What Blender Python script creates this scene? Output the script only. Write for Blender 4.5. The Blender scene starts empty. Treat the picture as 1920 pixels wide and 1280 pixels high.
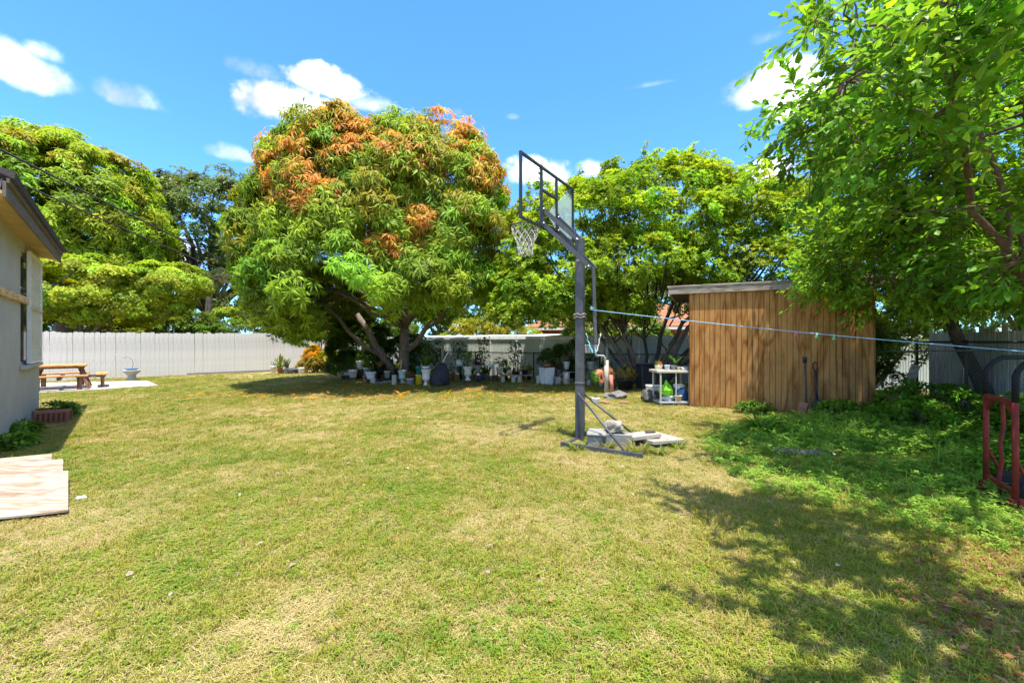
import bpy, bmesh, math, random
import numpy as np
from mathutils import Vector, Matrix

random.seed(7)
rng = np.random.default_rng(11)
SC = bpy.context.scene
COL = SC.collection
R = math.radians
EYE, FOC = 1.45, 790.0

# ---------------------------------------------------------------- camera, sky, sun, exposure
cam_data = bpy.data.cameras.new('camera')
cam_data.sensor_width = 36.0
cam_data.lens = 36.0 * FOC / 1920.0
cam_data.clip_start, cam_data.clip_end = 0.05, 2000.0
cam = bpy.data.objects.new('camera', cam_data)
cam.location = (0, 0, EYE)
cam.rotation_euler = (R(90), 0, 0)
COL.objects.link(cam)
SC.camera = cam

SUN_DIR = Vector((0.26, -0.72, 3.4)).normalized()          # from the ground towards the sun
SUN_EL = math.asin(SUN_DIR.z)
SUN_ROT = math.atan2(SUN_DIR.x, SUN_DIR.y)
SUN_STRENGTH, SKY_STRENGTH, EXPOSURE = 3.25, 0.15, 1.68

world = bpy.data.worlds.new('World')
SC.world = world
world.use_nodes = True
wn, wl = world.node_tree.nodes, world.node_tree.links
wn.clear()
w_out = wn.new('ShaderNodeOutputWorld')
w_bg = wn.new('ShaderNodeBackground')
w_sky = wn.new('ShaderNodeTexSky')
w_sky.sky_type = 'NISHITA'
w_sky.sun_disc = False
w_sky.sun_elevation = SUN_EL
w_sky.sun_rotation = SUN_ROT
w_sky.altitude = 0
w_sky.air_density = 1.0
w_sky.dust_density = 0.3
w_sky.ozone_density = 2.0
w_bg.inputs['Strength'].default_value = SKY_STRENGTH
wl.new(w_bg.outputs[0], w_out.inputs['Surface'])

def wmath(op, a, b=None, c=None):
    n = wn.new('ShaderNodeMath'); n.operation = op
    for i, v in enumerate((a, b, c)):
        if v is None: continue
        if isinstance(v, (int, float)): n.inputs[i].default_value = v
        else: wl.new(v, n.inputs[i])
    return n.outputs[0]

def wdot(vec, v):
    n = wn.new('ShaderNodeVectorMath'); n.operation = 'DOT_PRODUCT'
    wl.new(vec, n.inputs[0]); n.inputs[1].default_value = v
    return n.outputs['Value']

w_tc = wn.new('ShaderNodeTexCoord')
w_dir = w_tc.outputs['Generated']
def wnoise(scale, detail, rough):
    n = wn.new('ShaderNodeTexNoise'); n.inputs['Scale'].default_value = scale
    n.inputs['Detail'].default_value = detail; n.inputs['Roughness'].default_value = rough
    wl.new(w_dir, n.inputs['Vector']); return n
n_fine = wnoise(16, 8, 0.62).outputs['Fac']
n_warp = wnoise(7, 4, 0.55)
def cloud_blob(az, el, wid, hei, soft):
    """a cumulus puff: azimuth from the view axis (deg, right positive), elevation, half sizes (deg)"""
    az, el = R(az), R(el)
    c = Vector((math.sin(az) * math.cos(el), math.cos(az) * math.cos(el), math.sin(el)))
    t1 = Vector((math.cos(az), -math.sin(az), 0)); t2 = t1.cross(c) * -1
    if t2.z < 0: t2 = -t2
    a = wmath('DIVIDE', wdot(w_dir, t1), math.sin(R(wid)))
    vv = wmath('SUBTRACT', wdot(w_dir, t2), 0.0)
    b = wmath('DIVIDE', vv, math.sin(R(hei)))
    lo = wmath('MULTIPLY', wmath('MINIMUM', b, 0.0), 1.5)     # flatter underside
    b2 = wmath('ADD', wmath('MAXIMUM', b, 0.0), lo)
    r2 = wmath('ADD', wmath('MULTIPLY', a, a), wmath('MULTIPLY', b2, b2))
    front = wmath('GREATER_THAN', wdot(w_dir, c), 0.3)
    nn = wmath('ADD', wmath('MULTIPLY', wmath('SUBTRACT', n_fine, 0.5), 2.3),
               wmath('MULTIPLY', wmath('SUBTRACT', n_warp.outputs['Fac'], 0.5), 2.6))
    v = wmath('ADD', wmath('SUBTRACT', 1.0, r2), nn)
    m = wn.new('ShaderNodeMapRange'); m.interpolation_type = 'SMOOTHSTEP'
    m.inputs['From Min'].default_value = 0.0; m.inputs['From Max'].default_value = soft * 1.9
    m.inputs['To Max'].default_value = 1.0
    wl.new(v, m.inputs['Value'])
    return wmath('MULTIPLY', m.outputs[0], front)
def px_dir(px, py):
    x, z = (px - 960) / FOC, (640 - py) / FOC
    return math.degrees(math.atan(x)), math.degrees(math.atan2(z, math.hypot(1, x)))
cover = None
puffs = []
for px, py, w, h, s in [(25, 128, 4.2, 2.2, .8), (92, 150, 2.9, 1.7, .9), (85, 102, 1.5, 1.0, 1.0), (238, 180, 3.2, 1.8, .9),
                        (478, 134, 3.2, 1.25, 1.2), (612, 160, 5.0, 1.9, .45), (540, 208, 6.2, 3.2, .4), (690, 196, 3.2, 1.2, 1.2),
                        (428, 288, 2.6, 1.2, 1.2), (1020, 335, 4.6, 3.2, .55), (1105, 320, 2.4, 1.6, .8), (1130, 350, 3.0, 1.2, .9),
                        (1430, 165, 5.2, 2.6, .7), (1520, 190, 4.0, 2.6, .6), (1425, 75, 2.2, 1.0, 1.6), (1440, 325, 3.4, 2.0, .6),
                        (1215, 160, 3.6, .35, 3.0), (960, 220, 1.0, .5, 3.0), (855, 210, 1.1, .6, 2.0), (1190, 545, 6.0, 2.0, .6),
                        (330, 470, 7.0, 2.5, .8)]:
    az, el = px_dir(px, py)
    puffs.append((az, el, w, h, s))
rs = random.Random(3)
for p in puffs:
    b = cloud_blob(*p)
    cover = b if cover is None else wmath('MAXIMUM', cover, b)
# cumulus goes on out of view, denser than in view, added to fill the shade
n_far = wnoise(3.4, 7, .58).outputs['Fac']
def wrange(v, a, b_):
    m = wn.new('ShaderNodeMapRange'); m.interpolation_type = 'SMOOTHSTEP'
    m.inputs['From Min'].default_value = a; m.inputs['From Max'].default_value = b_
    wl.new(v, m.inputs['Value']); return m.outputs[0]
around = wmath('SUBTRACT', 1.0, wrange(wdot(w_dir, (0, 1, 0)), .28, .5))
cover = wmath('MAXIMUM', cover, wmath('MULTIPLY', wrange(n_far, .50, .58), around))
w_hsv = wn.new('ShaderNodeHueSaturation')
w_hsv.inputs['Saturation'].default_value = 1.0
w_hsv.inputs['Value'].default_value = 1.0
w_tint = wn.new('ShaderNodeVectorMath'); w_tint.operation = 'MULTIPLY'; w_tint.inputs[1].default_value = (.30, .575, .88)   # the clear deep blue of the day
wl.new(w_sky.outputs[0], w_tint.inputs[0])
wl.new(w_tint.outputs[0], w_hsv.inputs['Color'])
w_shade = wn.new('ShaderNodeMix'); w_shade.data_type = 'RGBA'
w_shade.inputs['A'].default_value = (1.95, 2.02, 2.15, 1); w_shade.inputs['B'].default_value = (5.6, 5.55, 5.45, 1)
wl.new(wrange(n_warp.outputs['Fac'], .36, .62), w_shade.inputs['Factor'])
w_mix = wn.new('ShaderNodeMix'); w_mix.data_type = 'RGBA'
wl.new(wmath('MULTIPLY', cover, 0.96), w_mix.inputs['Factor'])
wl.new(w_hsv.outputs[0], w_mix.inputs['A']); wl.new(w_shade.outputs['Result'], w_mix.inputs['B'])
wl.new(w_mix.outputs['Result'], w_bg.inputs['Color'])

sun_data = bpy.data.lights.new('sun', 'SUN')
sun_data.energy = SUN_STRENGTH
sun_data.angle = R(0.5)
sun_data.color = (1.0, 0.955, 0.88)
sun = bpy.data.objects.new('sun', sun_data)
sun.rotation_euler = SUN_DIR.to_track_quat('Z', 'Y').to_euler()
sun.location = (0, 0, 30)
COL.objects.link(sun)

SC.view_settings.view_transform = 'Standard'
SC.view_settings.look = 'None'
SC.view_settings.exposure = EXPOSURE
SC.view_settings.gamma = 1.0
SC.view_settings.use_curve_mapping = False
SC.render.engine = 'CYCLES'
SC.cycles.use_denoising = True
SC.cycles.denoiser = 'OPENIMAGEDENOISE'
SC.cycles.max_bounces = 8
SC.cycles.diffuse_bounces = 6
SC.cycles.transmission_bounces = 4
SC.cycles.transparent_max_bounces = 6
SC.cycles.caustics_reflective = False
SC.cycles.caustics_refractive = False
SC.cycles.sample_clamp_indirect = 6.0

# ---------------------------------------------------------------- helpers
def P(px, py, d):
    return Vector(((px - 960) / FOC * d, d, EYE + (640 - py) / FOC * d))
def G(px, py):
    d = EYE * FOC / (py - 640.0)
    return Vector(((px - 960) / FOC * d, d, 0.0))

def finish(o, parent):
    COL.objects.link(o)
    if parent is not None: o.parent = parent
    return o

def thing(name, label, cat, loc=(0, 0, 0), rotz=0.0, group=None):
    o = bpy.data.objects.new(name, None)
    o.location = loc; o.rotation_euler = (0, 0, rotz); o.empty_display_size = 0.1
    COL.objects.link(o)
    o['label'] = label; o['category'] = cat
    if group: o['group'] = group
    return o
def tag(o, label=None, cat=None, group=None, kind=None):
    if label: o['label'] = label
    if cat: o['category'] = cat
    if group: o['group'] = group
    if kind: o['kind'] = kind
    return o

class MB:
    """collects vertices and faces; build() links them as ONE mesh object"""
    def __init__(s): s.v, s.f, s.smooth = [], [], []
    def add(s, vs, fs, smooth=False):
        n = len(s.v); s.v.extend([tuple(v) for v in vs])
        s.f.extend([tuple(i + n for i in f) for f in fs]); s.smooth.extend([smooth] * len(fs)); return s
    def box(s, lo, hi, M=None, taper=None):
        x0, y0, z0 = lo; x1, y1, z1 = hi
        vs = [Vector(p) for p in ((x0, y0, z0), (x1, y0, z0), (x1, y1, z0), (x0, y1, z0), (x0, y0, z1), (x1, y0, z1), (x1, y1, z1), (x0, y1, z1))]
        if taper:
            cx, cy = (x0 + x1) / 2, (y0 + y1) / 2
            for v in vs[:4]: v.x = cx + (v.x - cx) * taper; v.y = cy + (v.y - cy) * taper
        if M is not None: vs = [M @ v for v in vs]
        return s.add(vs, [(0, 3, 2, 1), (4, 5, 6, 7), (0, 1, 5, 4), (1, 2, 6, 5), (2, 3, 7, 6), (3, 0, 4, 7)])
    def bevbox(s, lo, hi, b=0.01, M=None):
        bm = bmesh.new(); bmesh.ops.create_cube(bm, size=1)
        lo, hi = Vector(lo), Vector(hi)
        for v in bm.verts: v.co = Vector([(lo[i] + hi[i]) / 2 + v.co[i] * (hi[i] - lo[i]) for i in range(3)])
        bmesh.ops.bevel(bm, geom=bm.edges[:], offset=b, segments=1, affect='EDGES')
        bm.verts.index_update()
        vs = [(M @ v.co) if M is not None else v.co.copy() for v in bm.verts]
        fs = [[v.index for v in f.verts] for f in bm.faces]; bm.free()
        return s.add(vs, fs)
    def bar(s, a, b, w, h=None, up=(0, 0, 1)):
        """square bar from a to b"""
        a, b = Vector(a), Vector(b); h = h or w
        d = (b - a).normalized(); up = Vector(up)
        if abs(d.dot(up)) > 0.98: up = Vector((0, 1, 0))
        x = d.cross(up).normalized(); y = x.cross(d)
        vs = [p + x * sx * w / 2 + y * sy * h / 2 for p in (a, b) for sx, sy in ((-1, -1), (1, -1), (1, 1), (-1, 1))]
        return s.add(vs, [(3, 2, 1, 0), (4, 5, 6, 7), (0, 1, 5, 4), (1, 2, 6, 5), (2, 3, 7, 6), (3, 0, 4, 7)])
    def tube(s, pts, r, n=6, caps=True, closed=False):
        pts = [Vector(p) for p in pts]
        rad = r if isinstance(r, (list, tuple)) else [r] * len(pts)
        m = len(pts); rings = []; ref = None
        for i, p in enumerate(pts):
            if closed: d = pts[(i + 1) % m] - pts[i - 1]
            else: d = pts[min(i + 1, m - 1)] - pts[max(i - 1, 0)]
            d.normalize()
            if ref is None: ref = Vector((0, 0, 1)) if abs(d.z) < 0.9 else Vector((1, 0, 0))
            x = d.cross(ref)
            if x.length < 1e-4: x = d.orthogonal()
            x.normalize(); y = x.cross(d); ref = y if not closed else ref
            rings.append([p + (x * math.cos(2 * math.pi * k / n) + y * math.sin(2 * math.pi * k / n)) * rad[i] for k in range(n)])
        vs = [v for ring in rings for v in ring]; fs = []
        for i in range(m if closed else m - 1):
            j = (i + 1) % m
            for k in range(n):
                k2 = (k + 1) % n; fs.append((i * n + k, i * n + k2, j * n + k2, j * n + k))
        if caps and not closed:
            fs.append(tuple(range(n - 1, -1, -1))); fs.append(tuple((m - 1) * n + k for k in range(n)))
        return s.add(vs, fs, n > 4)
    def lathe(s, prof, n=16, c=(0, 0, 0), sx=1.0, sy=1.0, M=None, jitter=None):
        c = Vector(c); vs = []
        for r, z in prof:
            for k in range(n):
                a = 2 * math.pi * k / n
                q = 1.0 if jitter is None else 1 + random.uniform(-jitter, jitter)
                v = c + Vector((r * sx * math.cos(a) * q, r * sy * math.sin(a) * q, z))
                vs.append(M @ v if M is not None else v)
        fs = []
        for i in range(len(prof) - 1):
            for k in range(n):
                k2 = (k + 1) % n; fs.append((i * n + k, i * n + k2, (i + 1) * n + k2, (i + 1) * n + k))
        if prof[0][0] > 1e-4: fs.append(tuple(range(n - 1, -1, -1)))
        if prof[-1][0] > 1e-4: fs.append(tuple((len(prof) - 1) * n + k for k in range(n)))
        return s.add(vs, fs, n > 6)
    def prism(s, poly, z0, z1, M=None):
        n = len(poly); vs = [Vector((x, y, z)) for z in (z0, z1) for x, y in poly]
        if M is not None: vs = [M @ v for v in vs]
        fs = [tuple(range(n - 1, -1, -1)), tuple(range(n, 2 * n))] + [(i, (i + 1) % n, n + (i + 1) % n, n + i) for i in range(n)]
        return s.add(vs, fs)
    def rock(s, c, r, seed, sub=2, sq=(1, 1, 1), rough=0.22):
        bm = bmesh.new(); bmesh.ops.create_icosphere(bm, subdivisions=sub, radius=1.0)
        rr = random.Random(seed); ph = [Vector((rr.uniform(-1, 1), rr.uniform(-1, 1), rr.uniform(-1, 1))) * 3 for _ in range(5)]
        for v in bm.verts:
            q = 1 + sum(math.sin(v.co.dot(p) * (1 + i * .5) + i) for i, p in enumerate(ph)) * rough / 2.5
            v.co = Vector((v.co.x * sq[0], v.co.y * sq[1], v.co.z * sq[2])) * r * q
        bm.verts.index_update()
        vs = [v.co + Vector(c) for v in bm.verts]; fs = [[v.index for v in f.verts] for f in bm.faces]; bm.free()
        return s.add(vs, fs)
    def mesh(s, name, m):
        me = bpy.data.meshes.new(name)
        me.from_pydata(s.v, [], s.f)
        if any(s.smooth): me.polygons.foreach_set('use_smooth', s.smooth)
        me.update()
        if m is not None: me.materials.append(m)
        return me
    def build(s, name, m, parent=None, loc=None):
        o = bpy.data.objects.new(name, s.mesh(name, m))
        if loc is not None: o.location = loc
        return finish(o, parent)

# ---- leaf batches (numpy)
def unit(a):
    return a / np.maximum(np.linalg.norm(a, axis=-1, keepdims=True), 1e-9)
T_DIAMOND = (np.array([[0, 0, 0], [.45, .5, .07], [1, 0, -.10], [.45, -.5, .07]]), [(0, 1, 2, 3)])
T_FOLD = (np.array([[0, 0, 0], [.42, .5, .09], [1, 0, -.16], [.42, -.5, .09], [.45, 0, 0]]), [(0, 1, 4), (1, 2, 4), (4, 2, 3), (0, 4, 3)])
T_LEAF = (np.array([[0, 0, 0], [.28, .36, .05], [.66, .5, .06], [1, 0, -.10], [.66, -.5, .06], [.28, -.36, .05], [.34, 0, .0], [.7, 0, -.02]]),
          [(0, 6, 1), (1, 6, 7, 2), (2, 7, 3), (0, 5, 6), (5, 4, 7, 6), (4, 3, 7)])
T_STRAP = (np.array([[0, .5, 0], [0, -.5, 0], [.4, .5, .03], [.4, -.5, .03], [.75, .4, -.05], [.75, -.4, -.05], [1, 0, -.22]]),
           [(0, 1, 3, 2), (2, 3, 5, 4), (4, 5, 6)])
def leaf_mesh(name, m, p, a, side, L, W, col, tmpl=T_DIAMOND):
    """p base points, a directions, side hints (n x 3), L lengths, W widths, col n x 3"""
    tv, tf = tmpl; n, k = len(p), len(tv)
    a = unit(a); nn = unit(np.cross(a, side)); s = np.cross(nn, a)
    L = np.broadcast_to(L, (n,)); W = np.broadcast_to(W, (n,))
    V = (p[:, None, :] + tv[None, :, 0, None] * (a * L[:, None])[:, None, :] + tv[None, :, 1, None] * (s * W[:, None])[:, None, :]
         + tv[None, :, 2, None] * (nn * L[:, None])[:, None, :]).reshape(-1, 3)
    me = bpy.data.meshes.new(name)
    loops = np.concatenate([np.array(f) for f in tf]); lens = np.array([len(f) for f in tf])
    allv = (loops[None, :] + (np.arange(n) * k)[:, None]).ravel()
    tot = np.tile(lens, n); start = np.concatenate([[0], np.cumsum(tot)[:-1]])
    me.vertices.add(len(V)); me.vertices.foreach_set('co', V.astype(np.float32).ravel())
    me.loops.add(len(allv)); me.loops.foreach_set('vertex_index', allv.astype(np.int32))
    me.polygons.add(len(tot)); me.polygons.foreach_set('loop_start', start.astype(np.int32))
    me.polygons.foreach_set('loop_total', tot.astype(np.int32))
    at = me.attributes.new('col', 'FLOAT_COLOR', 'POINT')
    c4 = np.ones((n, k, 4), np.float32); c4[:, :, :3] = col[:, None, :]
    at.data.foreach_set('color', c4.ravel())
    me.update(calc_edges=True)
    me.materials.append(m)
    return me
def link_mesh(name, me, parent=None, kind=None):
    o = finish(bpy.data.objects.new(name, me), parent)
    if kind: o['kind'] = kind
    return o

# ---------------------------------------------------------------- materials
def nmat(name):
    m = bpy.data.materials.new(name); m.use_nodes = True
    nt = m.node_tree; return m, nt, nt.nodes, nt.links, nt.nodes['Principled BSDF']
def noise_node(nt, coord, scale, detail=4, rough=0.55, mapping=None):
    n = nt.nodes.new('ShaderNodeTexNoise'); n.inputs['Scale'].default_value = scale
    n.inputs['Detail'].default_value = detail; n.inputs['Roughness'].default_value = rough
    if mapping:
        mp = nt.nodes.new('ShaderNodeMapping'); mp.inputs['Scale'].default_value = mapping
        nt.links.new(coord, mp.inputs['Vector']); coord = mp.outputs[0]
    nt.links.new(coord, n.inputs['Vector']); return n
def ramp(nt, fac, stops):
    r = nt.nodes.new('ShaderNodeValToRGB'); e = r.color_ramp.elements
    while len(e) < len(stops): e.new(0.5)
    for i, (p, c) in enumerate(stops):
        e[i].position = p; e[i].color = (*c, 1) if len(c) == 3 else c
    nt.links.new(fac, r.inputs['Fac']); return r.outputs['Color']
def add_bump(nt, bsdf, height, strength, dist=0.01):
    b = nt.nodes.new('ShaderNodeBump'); b.inputs['Strength'].default_value = strength; b.inputs['Distance'].default_value = dist
    nt.links.new(height, b.inputs['Height']); nt.links.new(b.outputs[0], bsdf.inputs['Normal'])
MATS = {}
def paint(name, color, rough=0.6, metal=0.0, var=0.25, scale=6.0, dirt=None, dirt_amt=0.4, bump=0.15, mapping=None):
    """a plain surface with grain, blotches and (optionally) patches of dirt"""
    if name in MATS: return MATS[name]
    m, nt, nodes, links, b = nmat(name)
    tc = nodes.new('ShaderNodeTexCoord').outputs['Object']
    n1 = noise_node(nt, tc, scale, 6, .65, mapping)
    lo = tuple(c * (1 - var) for c in color); hi = tuple(min(1, c * (1 + var * .6)) for c in color)
    c = ramp(nt, n1.outputs['Fac'], [(.3, lo), (.7, hi)])
    if dirt:
        n2 = noise_node(nt, tc, scale * .45, 8, .7)
        mk = ramp(nt, n2.outputs['Fac'], [(.5, (0, 0, 0)), (.68, (dirt_amt,) * 3)])
        mx = nodes.new('ShaderNodeMix'); mx.data_type = 'RGBA'
        links.new(mk, mx.inputs['Factor']); links.new(c, mx.inputs['A']); mx.inputs['B'].default_value = (*dirt, 1)
        c = mx.outputs['Result']
    links.new(c, b.inputs['Base Color'])
    b.inputs['Roughness'].default_value = rough; b.inputs['Metallic'].default_value = metal
    if rough >= .6 and metal < .1: b.inputs['Specular IOR Level'].default_value = .2
    if bump: add_bump(nt, b, noise_node(nt, tc, scale * 5, 4, .6, mapping).outputs['Fac'], bump)
    MATS[name] = m; return m
def leaf_material(name, trans=0.40, rough=0.5, tboost=(1.5, 1.35, .6)):
    m, nt, nodes, links, b = nmat(name)
    at = nodes.new('ShaderNodeAttribute'); at.attribute_name = 'col'
    links.new(at.outputs['Color'], b.inputs['Base Color'])
    b.inputs['Roughness'].default_value = rough
    b.inputs['Specular IOR Level'].default_value = 0.16
    tr = nodes.new('ShaderNodeBsdfTranslucent')
    mu = nodes.new('ShaderNodeVectorMath'); mu.operation = 'MULTIPLY'; mu.inputs[1].default_value = tboost
    links.new(at.outputs['Color'], mu.inputs[0]); links.new(mu.outputs[0], tr.inputs['Color'])
    mx = nodes.new('ShaderNodeMixShader'); mx.inputs[0].default_value = trans
    links.new(b.outputs[0], mx.inputs[1]); links.new(tr.outputs[0], mx.inputs[2])
    links.new(mx.outputs[0], nodes['Material Output'].inputs['Surface'])
    return m
LEAF = leaf_material('leaf')
GLOSSY_LEAF = leaf_material('glossy_leaf', trans=0.47, rough=0.40, tboost=(1.3, 1.3, .6))

def bark(name, c1, c2, scale=14):
    m, nt, nodes, links, b = nmat(name)
    tc = nodes.new('ShaderNodeTexCoord').outputs['Object']
    n = noise_node(nt, tc, scale, 8, .7, (1, 1, .25))
    links.new(ramp(nt, n.outputs['Fac'], [(.32, c1), (.68, c2)]), b.inputs['Base Color'])
    b.inputs['Roughness'].default_value = .9
    add_bump(nt, b, n.outputs['Fac'], .7, .03); return m
BARK = bark('bark_grey', (.07, .055, .04), (.24, .20, .155))
BARK_DARK = bark('bark_dark', (.035, .028, .02), (.12, .09, .065))
BARK_TWIG = bark('bark_twig', (.10, .05, .03), (.22, .14, .09), 30)

def wood(name, c_dark, c_mid, c_light, stretch=(9, 9, .8), grey=None, bump=.3, rings=13, sharp=.55, blotch=0):
    """cathedral grain: a distorted field cut into rings"""
    m, nt, nodes, links, b = nmat(name)
    tc = nodes.new('ShaderNodeTexCoord').outputs['Object']
    n = noise_node(nt, tc, 1.0, 2.5, .5, stretch)
    mu = nodes.new('ShaderNodeMath'); mu.operation = 'MULTIPLY'; mu.inputs[1].default_value = rings
    links.new(n.outputs['Fac'], mu.inputs[0])
    fr = nodes.new('ShaderNodeMath'); fr.operation = 'PINGPONG'; fr.inputs[1].default_value = 1.0
    links.new(mu.outputs[0], fr.inputs[0])
    fine = noise_node(nt, tc, 1.0, 6, .7, tuple(s * 9 if s > 2 else s * 3 for s in stretch))
    ad = nodes.new('ShaderNodeMath'); ad.operation = 'MULTIPLY_ADD'; ad.inputs[1].default_value = sharp
    links.new(fine.outputs['Fac'], ad.inputs[0]); links.new(fr.outputs[0], ad.inputs[2])
    c = ramp(nt, ad.outputs[0], [(.25, c_dark), (.6, c_mid), (1.0, c_light)])
    if blotch:
        nb = noise_node(nt, tc, blotch, 5, .7, (1, 1, .55))
        mb_ = nodes.new('ShaderNodeMix'); mb_.data_type = 'RGBA'; mb_.blend_type = 'MULTIPLY'; mb_.inputs['Factor'].default_value = 1
        links.new(c, mb_.inputs['A']); links.new(ramp(nt, nb.outputs['Fac'], [(.34, (.62, .60, .57)), (.56, (1, 1, 1)), (.72, (1.0, .97, .92))]), mb_.inputs['B']); c = mb_.outputs['Result']
    if grey:
        sx = nodes.new('ShaderNodeSeparateXYZ'); links.new(tc, sx.inputs[0])
        w = noise_node(nt, tc, 1.2, 6, .65)
        a2 = nodes.new('ShaderNodeMath'); a2.operation = 'MULTIPLY_ADD'; a2.inputs[1].default_value = 2.2
        links.new(w.outputs['Fac'], a2.inputs[0]); links.new(sx.outputs['Z'], a2.inputs[2])
        mr = nodes.new('ShaderNodeMapRange'); mr.inputs['From Min'].default_value = grey[1]; mr.inputs['From Max'].default_value = grey[2]
        mr.inputs['To Min'].default_value = .75; mr.inputs['To Max'].default_value = 0
        links.new(a2.outputs[0], mr.inputs['Value'])
        hs = nodes.new('ShaderNodeMix'); hs.data_type = 'RGBA'; hs.blend_type = 'MULTIPLY'
        links.new(mr.outputs[0], hs.inputs['Factor']); links.new(c, hs.inputs['A']); hs.inputs['B'].default_value = (*grey[0], 1)
        c = hs.outputs['Result']
    links.new(c, b.inputs['Base Color']); b.inputs['Roughness'].default_value = .75
    b.inputs['Specular IOR Level'].default_value = .25
    add_bump(nt, b, ad.outputs[0], bump, .004)
    return m

# ---------------------------------------------------------------- ground and lawn
def lawn_field(nt):
    """0 = green, 1 = dry; in world metres"""
    geo = nt.nodes.new('ShaderNodeNewGeometry').outputs['Position']
    fl = nt.nodes.new('ShaderNodeVectorMath'); fl.operation = 'MULTIPLY'; fl.inputs[1].default_value = (1, 1, 0)
    nt.links.new(geo, fl.inputs[0])
    n1 = noise_node(nt, fl.outputs[0], 1.1, 5, .62); n2 = noise_node(nt, fl.outputs[0], .28, 2, .5)
    a = nt.nodes.new('ShaderNodeMath'); a.operation = 'MULTIPLY_ADD'; a.inputs[1].default_value = .65
    nt.links.new(n1.outputs['Fac'], a.inputs[0])
    b = nt.nodes.new('ShaderNodeMath'); b.operation = 'MULTIPLY'; b.inputs[1].default_value = .35
    nt.links.new(n2.outputs['Fac'], b.inputs[0]); nt.links.new(b.outputs[0], a.inputs[2])
    return a.outputs[0], fl.outputs[0]

m_ground, nt, nodes, links, bs = nmat('lawn_soil')
fld, wpos = lawn_field(nt)
base = ramp(nt, fld, [(.36, (.19, .18, .04)), (.5, (.29, .235, .085)), (.64, (.36, .26, .14))])
fine = noise_node(nt, wpos, 70, 8, .8)
mx = nodes.new('ShaderNodeMix'); mx.data_type = 'RGBA'; mx.blend_type = 'OVERLAY'; mx.inputs['Factor'].default_value = .75
links.new(base, mx.inputs['A']); links.new(ramp(nt, fine.outputs['Fac'], [(.36, (.12, .12, .12)), (.64, (.86, .84, .78))]), mx.inputs['B'])
links.new(mx.outputs['Result'], bs.inputs['Base Color']); bs.inputs['Roughness'].default_value = 1
bs.inputs['Specular IOR Level'].default_value = .1
add_bump(nt, bs, fine.outputs['Fac'], .8, .03)
g = MB(); g.add([(-400, -200, 0), (400, -200, 0), (400, 800, 0), (-400, 800, 0)], [(0, 1, 2, 3)])
tag(g.build('lawn_ground', m_ground), kind='structure')

def grass_material(name, green, mid, dry, jit=.25, trans=.3, ramp_pos=(.34, .5, .66)):
    m, nt, nodes, links, b = nmat(name)
    fld, _ = lawn_field(nt)
    oi = nodes.new('ShaderNodeObjectInfo')
    ad = nodes.new('ShaderNodeMath'); ad.operation = 'MULTIPLY_ADD'; ad.inputs[1].default_value = jit
    sb = nodes.new('ShaderNodeMath'); sb.operation = 'SUBTRACT'; sb.inputs[1].default_value = jit / 2
    links.new(oi.outputs['Random'], ad.inputs[0]); links.new(fld, sb.inputs[0]); links.new(sb.outputs[0], ad.inputs[2])
    c = ramp(nt, ad.outputs[0], list(zip(ramp_pos, (green, mid, dry))))
    links.new(c, b.inputs['Base Color']); b.inputs['Roughness'].default_value = .55
    b.inputs['Specular IOR Level'].default_value = .25
    tr = nodes.new('ShaderNodeBsdfTranslucent'); links.new(c, tr.inputs['Color'])
    mx = nodes.new('ShaderNodeMixShader'); mx.inputs[0].default_value = trans
    links.new(b.outputs[0], mx.inputs[1]); links.new(tr.outputs[0], mx.inputs[2])
    links.new(mx.outputs[0], nodes['Material Output'].inputs['Surface'])
    return m
M_BLADE = grass_material('grass_blade', (.17, .24, .015), (.30, .30, .03), (.41, .31, .085))
M_STRAW = grass_material('dry_straw', (.34, .28, .085), (.44, .36, .13), (.49, .38, .18), trans=.15)
M_CLOVER = grass_material('small_leaf', (.12, .23, .018), (.20, .27, .02), (.27, .28, .03))

def fixed(name, meshes_mat, fn):
    rr = random.Random(sum(map(ord, name)))
    mb = MB(); fn(mb, rr)
    return bpy.data.objects.new(name, mb.mesh(name, meshes_mat))     # a clump for instancing, kept out of the scene
def blades(n, h0, h1, w, spread, lean):
    def fn(mb, rr):
        for _ in range(n):
            a = rr.uniform(0, 6.283); b = rr.uniform(0, 6.283); r = spread * math.sqrt(rr.random())
            p = Vector((r * math.cos(b), r * math.sin(b), -.004)); d = Vector((math.cos(a), math.sin(a), 0)); s = Vector((-d.y, d.x, 0))
            h = rr.uniform(h0, h1); l = rr.uniform(.25, 1) * lean; ww = w * rr.uniform(.7, 1.3)
            q = p + d * h * l * .35 + Vector((0, 0, h * .62)); t = p + d * h * l + Vector((0, 0, h * rr.uniform(.55, 1)))
            mb.add([p - s * ww / 2, p + s * ww / 2, q + s * ww * .42, q - s * ww * .42, t], [(0, 1, 2, 3), (3, 2, 4)])
    return fn
def straws(n, l0, l1, w, spread):
    def fn(mb, rr):
        for _ in range(n):
            a = rr.uniform(0, 6.283); p = Vector((rr.uniform(-spread, spread), rr.uniform(-spread, spread), rr.uniform(.004, .022)))
            d = Vector((math.cos(a), math.sin(a), rr.uniform(-.12, .3))); s = Vector((-d.y, d.x, 0)); L = rr.uniform(l0, l1)
            k = s * rr.uniform(-.2, .2) * L
            mb.add([p - s * w / 2, p + s * w / 2, p + d * L * .5 + k + s * w / 2, p + d * L * .5 + k - s * w / 2, p + d * L + Vector((0, 0, -.01))], [(0, 1, 2, 3), (3, 2, 4)])
    return fn
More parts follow.
